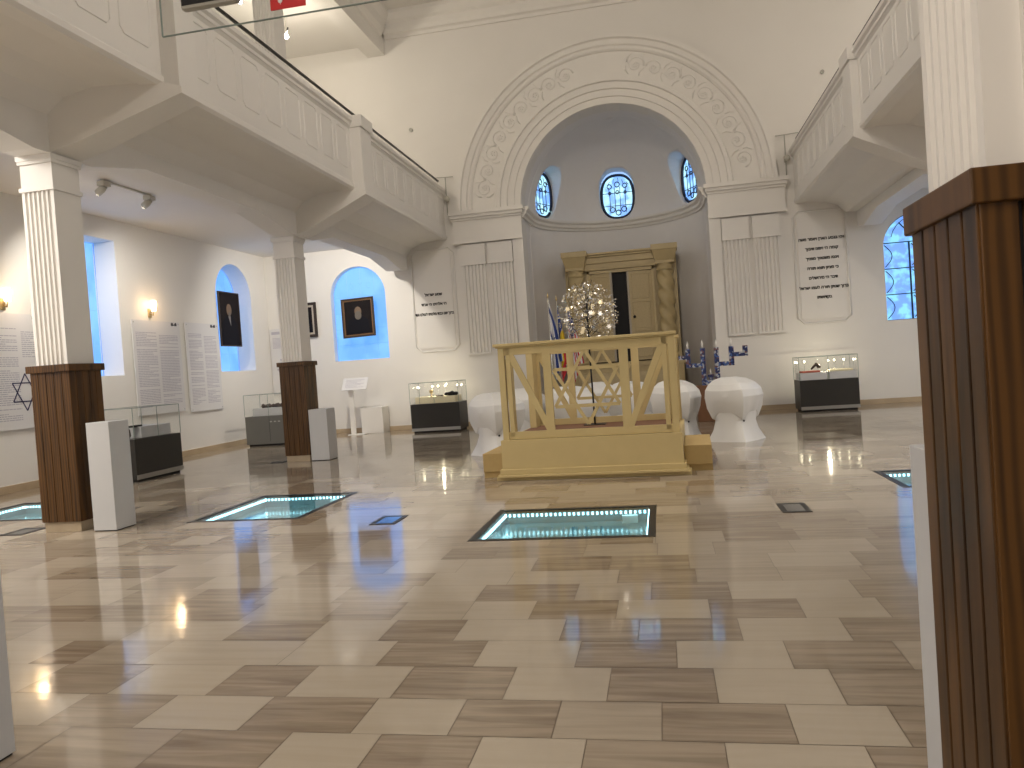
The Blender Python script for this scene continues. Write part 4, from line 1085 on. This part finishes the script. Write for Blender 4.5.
# ------------------------------------------------------------------ printed wall panels in the left aisle
def panel(y0, y1, z0, z1, label, cols, star=None, seed=0, name='text_panel'):
    t = thing(name, label, 'panel', (-11.17, (y0+y1)/2, z0)); w = (y1-y0)/2; h = z1-z0; rnd = random.Random(seed)
    MB().box(-.0, .018, -w, w, 0, h).build('board', M['paper'], t, bevel=.002)
    tx = MB(); m = .10; cwid = (2*w-2*m-.1*(cols-1))/cols
    for c in range(cols):
        ya = -w+m+c*(cwid+.1); z = h-.28-(0 if c == 0 else .05)
        lim = .16 if not (star and c == cols-1) else h*.62
        while z > lim:
            if rnd.random() < .1: z -= .045; continue
            y = ya; ye = ya+cwid*(rnd.uniform(.35, .8) if rnd.random() < .18 else 1)
            while y < ye:
                ww = rnd.uniform(.03, .12); tx.box(.018, .0195, y, min(y+ww, ye), z, z+.016); y += ww+.014
            z -= .037
    tx.build('printed_text', M['ink'], t)
    lg = MB(); yc = w-.22; zc = h-.06
    lg.box(.018, .022, yc-.10, yc-.02, zc-.03, zc+.03); lg.box(.018, .022, yc-.02, yc+.03, zc-.02, zc+.005); lg.box(.018, .022, yc+.03, yc+.11, zc-.03, zc+.03); lg.ball((.02, yc-.06, zc+.03), .02, 6); lg.ball((.02, yc+.07, zc+.03), .02, 6)
    lg.build('logo', M['ink2'], t)
    if star:
        sm = MB(); yc, zc, R = star; yc -= (y0+y1)/2; zc -= z0
        for k in (0, 1):
            P = [(.022, yc+R*math.sin(2*PI*i/3+k*PI), zc+R*math.cos(2*PI*i/3+k*PI)) for i in range(3)]
            for i in range(3): sm.bar(P[i], P[(i+1) % 3], .022, .004, dirn=(1, 0, 0))
        sm.build('printed_star', M['starink'], t)
    for (yy, zz) in ((-w+.05, .05), (w-.05, .05), (-w+.05, h-.05), (w-.05, h-.05)):
        MB().tube([(.018, yy, zz), (.03, yy, zz)], .012, 8).build('fixing', M['steel'], t)
panel(11.15, 12.45, 1.08, 3.13, 'white text panel printed with a blue star of David, left of nearer column', 2, star=(11.86, 1.73, .33), seed=1)
panel(14.82, 16.50, 1.07, 3.17, 'wide white text panel below the wall sconce, left of the pair', 2, seed=2)
panel(16.72, 18.10, 1.02, 3.19, 'narrower white text panel next to the window portrait, right of the pair', 2, seed=3)
panel(9.6, 11.0, 1.08, 3.13, 'white text panel at the left edge of the photo', 2, seed=5)
t = thing('text_panel', 'tall pale panel in the back left corner beside the farther column', 'panel', (-10.75, BY-.03, 1.25))
MB().box(-.42, .42, 0, .02, 0, 1.9).build('board', M['paper'], t, bevel=.002)
s = MB(); s.box(-.36, .36, -.003, 0, 1.74, 1.82); rnd = random.Random(9)
for k in range(9): s.box(-.34, .34-rnd.random()*.2, -.003, 0, 1.62-k*.035, 1.635-k*.035)
for k in range(14): x = rnd.uniform(-.3, .25); z = rnd.uniform(.5, 1.2); s.box(x, x+.1, -.003, 0, z, z+.05)
s.box(-.1, .1, -.003, 0, .16, .2)
s.build('printed_text', M['ink'], t)

# ------------------------------------------------------------------ framed portraits
def portrait(loc, rot, w, h, label, fr, fmat, inner=None, figure='bust'):
    t = thing('portrait', label, 'painting', loc); t.rotation_euler = rot; a, b = w/2, h/2
    f = MB()
    def fram(x, z, k, y0, y1):
        f.box(-x, x, y0, y1, z-k, z); f.box(-x, x, y0, y1, -z, -z+k); f.box(-x, -x+k, y0, y1, -z+k, z-k); f.box(x-k, x, y0, y1, -z+k, z-k)
    fram(a, b, fr, -.05, 0); f.build('frame', fmat, t, bevel=.008)
    k = fr
    if inner:
        f = MB(); fram(a-fr, b-fr, fr*.7, -.035, 0); f.build('inner_frame', inner, t, bevel=.004); k += fr*.7
    MB().box(-a+k, a-k, -.02, 0, -b+k, b-k).build('canvas', M['canvas'], t)
    s = min(a, b)-k; zc = (b-k)*.35
    c = MB(); pts = [(-s*.85, -b+k+.005), (s*.85, -b+k+.005), (s*.75, -s*.2), (s*.25, zc-s*.28), (-s*.25, zc-s*.28), (-s*.75, -s*.2)]
    c.prism(pts, 'y', -.024, -.02); c.build('painted_coat', M['coat'], t)
    hd = MB(); hd.ball((0, -.022, zc+s*.02), s*.27, 12, sz=1.3, sy=.04); hd.build('painted_face', M['skin'], t)
    bd = MB(); bd.ball((0, -.026, zc-s*.25), s*(.26 if figure == 'beard' else .12), 12, sz=1.2, sy=.04); bd.build('painted_beard', M['beard'], t)
    if figure != 'beard':
        sh = MB(); sh.prism([(-s*.12, zc-s*.35), (s*.12, zc-s*.35), (s*.10, zc-s*.9)], 'y', -.027, -.024); sh.build('painted_shirt', M['shirt'], t)
portrait((-11.16, 18.69, 3.35), (0, 0, PI/2), .98, 1.44, 'dark portrait of a standing man hung in the arched window of left wall', .03, M['frame_dark'])
portrait((-8.38, BY-.04, 3.28), (math.radians(-3), math.radians(-1.5), 0), .98, 1.12, 'dark bearded portrait in brown frame hung in front of the back window', .05, M['frame_dark'], M['frame_gilt'], 'beard')
portrait((-9.96, BY-.03, 3.33), (0, 0, 0), .62, 1.0, 'framed picture with pale mount, half hidden by the farther left column', .08, M['frame_dark'], M['mount'])

# ------------------------------------------------------------------ sconces, track lights, small fixtures
def sconce(y, z, label):
    t = thing('wall_sconce', label, 'wall lamp', (-11.2, y, z), 0, 'lit wall sconces in the left aisle')
    MB().box(0, .03, -.05, .05, -.22, -.02).build('backplate', M['brass'], t, bevel=.006)
    MB().tube([(.03, 0, -.14), (.10, 0, -.17), (.12, 0, -.08)], .012, 8).build('arm', M['brass'], t)
    MB().lathe([(.05, -.08), (.062, .0), (.066, .12), (.058, .16)], (.12, 0, 0), 16).build('glass_shade', M['sconce'], t)['label'] = 'glowing warm glass shade'
    L = bpy.data.lights.new('sconce_glow', 'POINT'); L.energy = 6; L.color = (1, .68, .38); L.shadow_soft_size = .06
    o = bpy.data.objects.new('sconce_glow', L); C.objects.link(o); o.location = (-10.97, y, z+.05)
sconce(15.5, 3.46, 'lit wall sconce above the pair of text panels'); sconce(11.55, 3.40, 'lit wall sconce at the left edge of the photo')
def spot(loc, target, power, size=1.6, col=(1, .93, .82), rad=.06, blend=.8):
    L = bpy.data.lights.new('spot_beam', 'SPOT'); L.energy = power; L.color = col; L.spot_size = size; L.spot_blend = blend; L.shadow_soft_size = rad
    o = bpy.data.objects.new('spot_beam', L); C.objects.link(o); o.location = loc
    d = Vector(target)-Vector(loc); o.rotation_euler = d.to_track_quat('-Z', 'Y').to_euler()
def track(x, y0, y1, z, label, power, target):
    t = thing('track_light', label, 'spotlight', (x, y0, z))
    MB().box(-.02, .02, 0, y1-y0, -.03, 0).build('track', M['fixture'], t)
    for i, y in enumerate((.05, y1-y0-.05)):
        b = MB().box(-.07, .07, -.09, .09, -.11, -.03).build('spot_head', M['fixture'], t, bevel=.008)
        b.location = (0, y, 0)
        c = MB(); c.tube([(0, 0, -.10), (-.05, 0, -.16), (-.14, .02, -.2)], .062, 14); o = c.build('lamp_barrel', M['fixture'], b)
        r = MB(); r.tube([(-.141, .02, -.2), (-.146, .021, -.201)], .05, 14); r.build('lens', M['caselamp'], b)
        spot((x-.16, y0+y, z-.22), (target[0], target[1]+.4+(i-.5)*2.2, target[2]), power)
track(-9.2, 11.75, 13.05, 5.27, 'beige two-headed track spotlight on left aisle ceiling', 175, (-11.2, 14.0, 2.6))
def ballspot(loc, label):
    t = thing('gallery_spotlight', label, 'spotlight', loc)
    MB().tube([(-.05, 0, .12), (.25, -.55, -.02)], .018, 6).build('rail', M['blackmetal'], t)
    MB().ball((-.02, -.1, 0), .058, 12).build('bulb', M['lamp'], t)
    MB().tube([(-.02, -.1, .02), (-.02, -.1, .5)], .012, 6).build('hanger', M['fixture'], t)
    L = bpy.data.lights.new('gallery_glow', 'POINT'); L.energy = 45; L.color = (1, .90, .74); L.shadow_soft_size = .1
    o = bpy.data.objects.new('gallery_glow', L); C.objects.link(o); o.location = (loc[0], loc[1]-.1, loc[2]-.25)
def atY(px, py, Y):
    d = fw+r2*((px-512)/F)-u2*((py-384)/F); t = Y/d.y; return Vector((d.x*t, Y, 1.58+d.z*t))
ballspot(tuple(atY(289, 38, 17.8)), 'bright spotlight under the upper ceiling of left gallery, right one')
ballspot(tuple(atY(243, 3, 15.9)), 'bright spotlight over left gallery at the top edge, beside the hanging glass')
def wallspot(x, z, label, s):
    t = thing('wall_spotlight', label, 'spotlight', (x, BY, z))
    MB().box(-.03, .03, -.04, 0, -.05, .05).build('mount', M['fixture'], t)
    MB().tube([(0, -.1, -.42), (0, -.1, .62)], .014, 6).build('rod', M['greyplastic'], t)
    MB().tube([(0, -.04, 0), (0, -.12, 0)], .012, 6).build('arm', M['greyplastic'], t)
    MB().tube([(-.22*s, -.1, .62), (.34*s, -.1, .64)], .012, 6).build('crossbar', M['greyplastic'], t)
    MB().ball((.02, -.16, .02), .085, 12).build('lamp_head', M['fixture'], t)
wallspot(-5.53, 6.30, 'small spotlight on a rod at the end of the left gallery', -1); wallspot(3.42, 6.35, 'small spotlight on a rod at the end of the right gallery', 1)
for (px, py, l) in ((411, 130, 'small round sensor on the back wall left of the arch'), (822, 72, 'small round sensor on the back wall right of the arch')):
    c = atY(px, py, BY-.01); o = tag(MB().tube([(0, 0, 0), (0, -.05, 0)], .05, 12).build('wall_sensor', M['greyplastic']), l, 'sensor'); o.location = (c.x, BY, c.z)
# hanging glass signboard with display and red plate
t = thing('hanging_glass_sign', 'clear glass panel hanging at the top left with grey display box', 'sign', (-2.0, 3.0, 3.09))
MB().box(0, 1.15, 0, .008, 0, .62).build('glass_pane', M['glass'], t)
e = MB(); e.bar((0, .004, 0), (1.15, .004, 0), .003, .010); e.bar((0, .004, 0), (0, .004, .62), .002, .010); e.build('glass_edge', M['glass_edge'], t)
d = MB(); d.box(.125, .385, -.05, -.01, .072, .45); d.build('display_box', M['greyplastic'], t, bevel=.012)
MB().box(.135, .375, -.053, -.05, .086, .44).build('screen', M['black'], t)
MB().box(.51, .665, -.006, -.001, .028, .115).build('red_plate', M['red'], t)
ic = MB(); ic.ball((.555, -.007, .062), .011, 8, sy=.2); ic.box(.554, .556, -.008, -.006, .047, .077); ic.build('white_icon', M['white'], t)
for x in (.05, 1.1): MB().tube([(x, .004, .62), (x, .004, 2.0)], .003, 5).build('hanging_wire', M['steel'], t)

# ------------------------------------------------------------------ light
def area(name, loc, target, size, power, col, sy=None):
    L = bpy.data.lights.new(name, 'AREA'); L.energy = power; L.color = col; L.size = size
    if sy: L.shape = 'RECTANGLE'; L.size_y = sy
    o = bpy.data.objects.new(name, L); C.objects.link(o); o.location = loc
    o.rotation_euler = (Vector(target)-Vector(loc)).to_track_quat('-Z', 'Y').to_euler()
WARM = (1, .90, .785)
def fill_point(loc, p, r=.35):  # added unseen fill light, no fixture hangs here
    L = bpy.data.lights.new('nave_fill', 'POINT'); L.energy = p; L.color = WARM; L.shadow_soft_size = r
    o = bpy.data.objects.new('nave_fill', L); C.objects.link(o); o.location = loc
for lx, ly, lp in ((8.0, 16.5, 75), (8.0, 9.0, 60), (-10.0, 9.0, 45)):
    L = bpy.data.lights.new('gallery_glow', 'POINT'); L.energy = lp; L.color = (1, .91, .80); L.shadow_soft_size = .12
    o = bpy.data.objects.new('gallery_glow', L); C.objects.link(o); o.location = (lx, ly, 10.2)  # added fill points out of view, evening out the upper galleries
fill_point((AX, 7.0, 8.6), 170)
spot((AX, 2.75, 4.5), (AX, 22.8, 2.9), 420, .55, WARM, .12, 1)  # unseen spot added to lift the ark and the platform front
spot((AX, 5.5, 10.6), (AX, BY, 6.6), 680, 1.65, WARM, .3, .9)  # unseen spot added to brighten the upper back wall
spot((AX, 10.5, 10.9), (AX, 10.0, 0), 520, 1.15, WARM, .35, .8)  # added overhead spot, out of view, lighting floor and platform
spot((AX, 5.0, 9.5), (AX, 11.5, .8), 260, .9, WARM, .25, .8)  # another added unseen spot, aimed at the platform
area('rear_fill', (AX, -.8, 4.55), (AX, -.8, 0), 2.0, 90, WARM, 3)  # added fill under the rear gallery for faces turned to the camera
area('aisle_fill_left', (-9.3, 5.0, 5.2), (-9.3, 5, 0), 2.0, 300, (1, .93, .84), 4)  # soft fill added out of view in the left aisle
area('aisle_fill_right', (7.2, 12.0, 5.2), (7.2, 12, 0), 2.0, 200, (1, .93, .84), 8)  # unseen fill added for the right aisle
spot((-7.65, 17.3, 5.15), (-9.6, 20.85, 2.2), 300, 2.2)  # added spot hidden behind the beam, brightening the back left wall
w = bpy.data.worlds.new('world'); bpy.context.scene.world = w; w.use_nodes = True
w.node_tree.nodes['Background'].inputs[0].default_value = (.35, .55, 1, 1); w.node_tree.nodes['Background'].inputs[1].default_value = .8
vs = bpy.context.scene.view_settings; vs.view_transform = 'Standard'; vs.look = 'None'; vs.exposure = .62; vs.gamma = 1; vs.use_curve_mapping = False
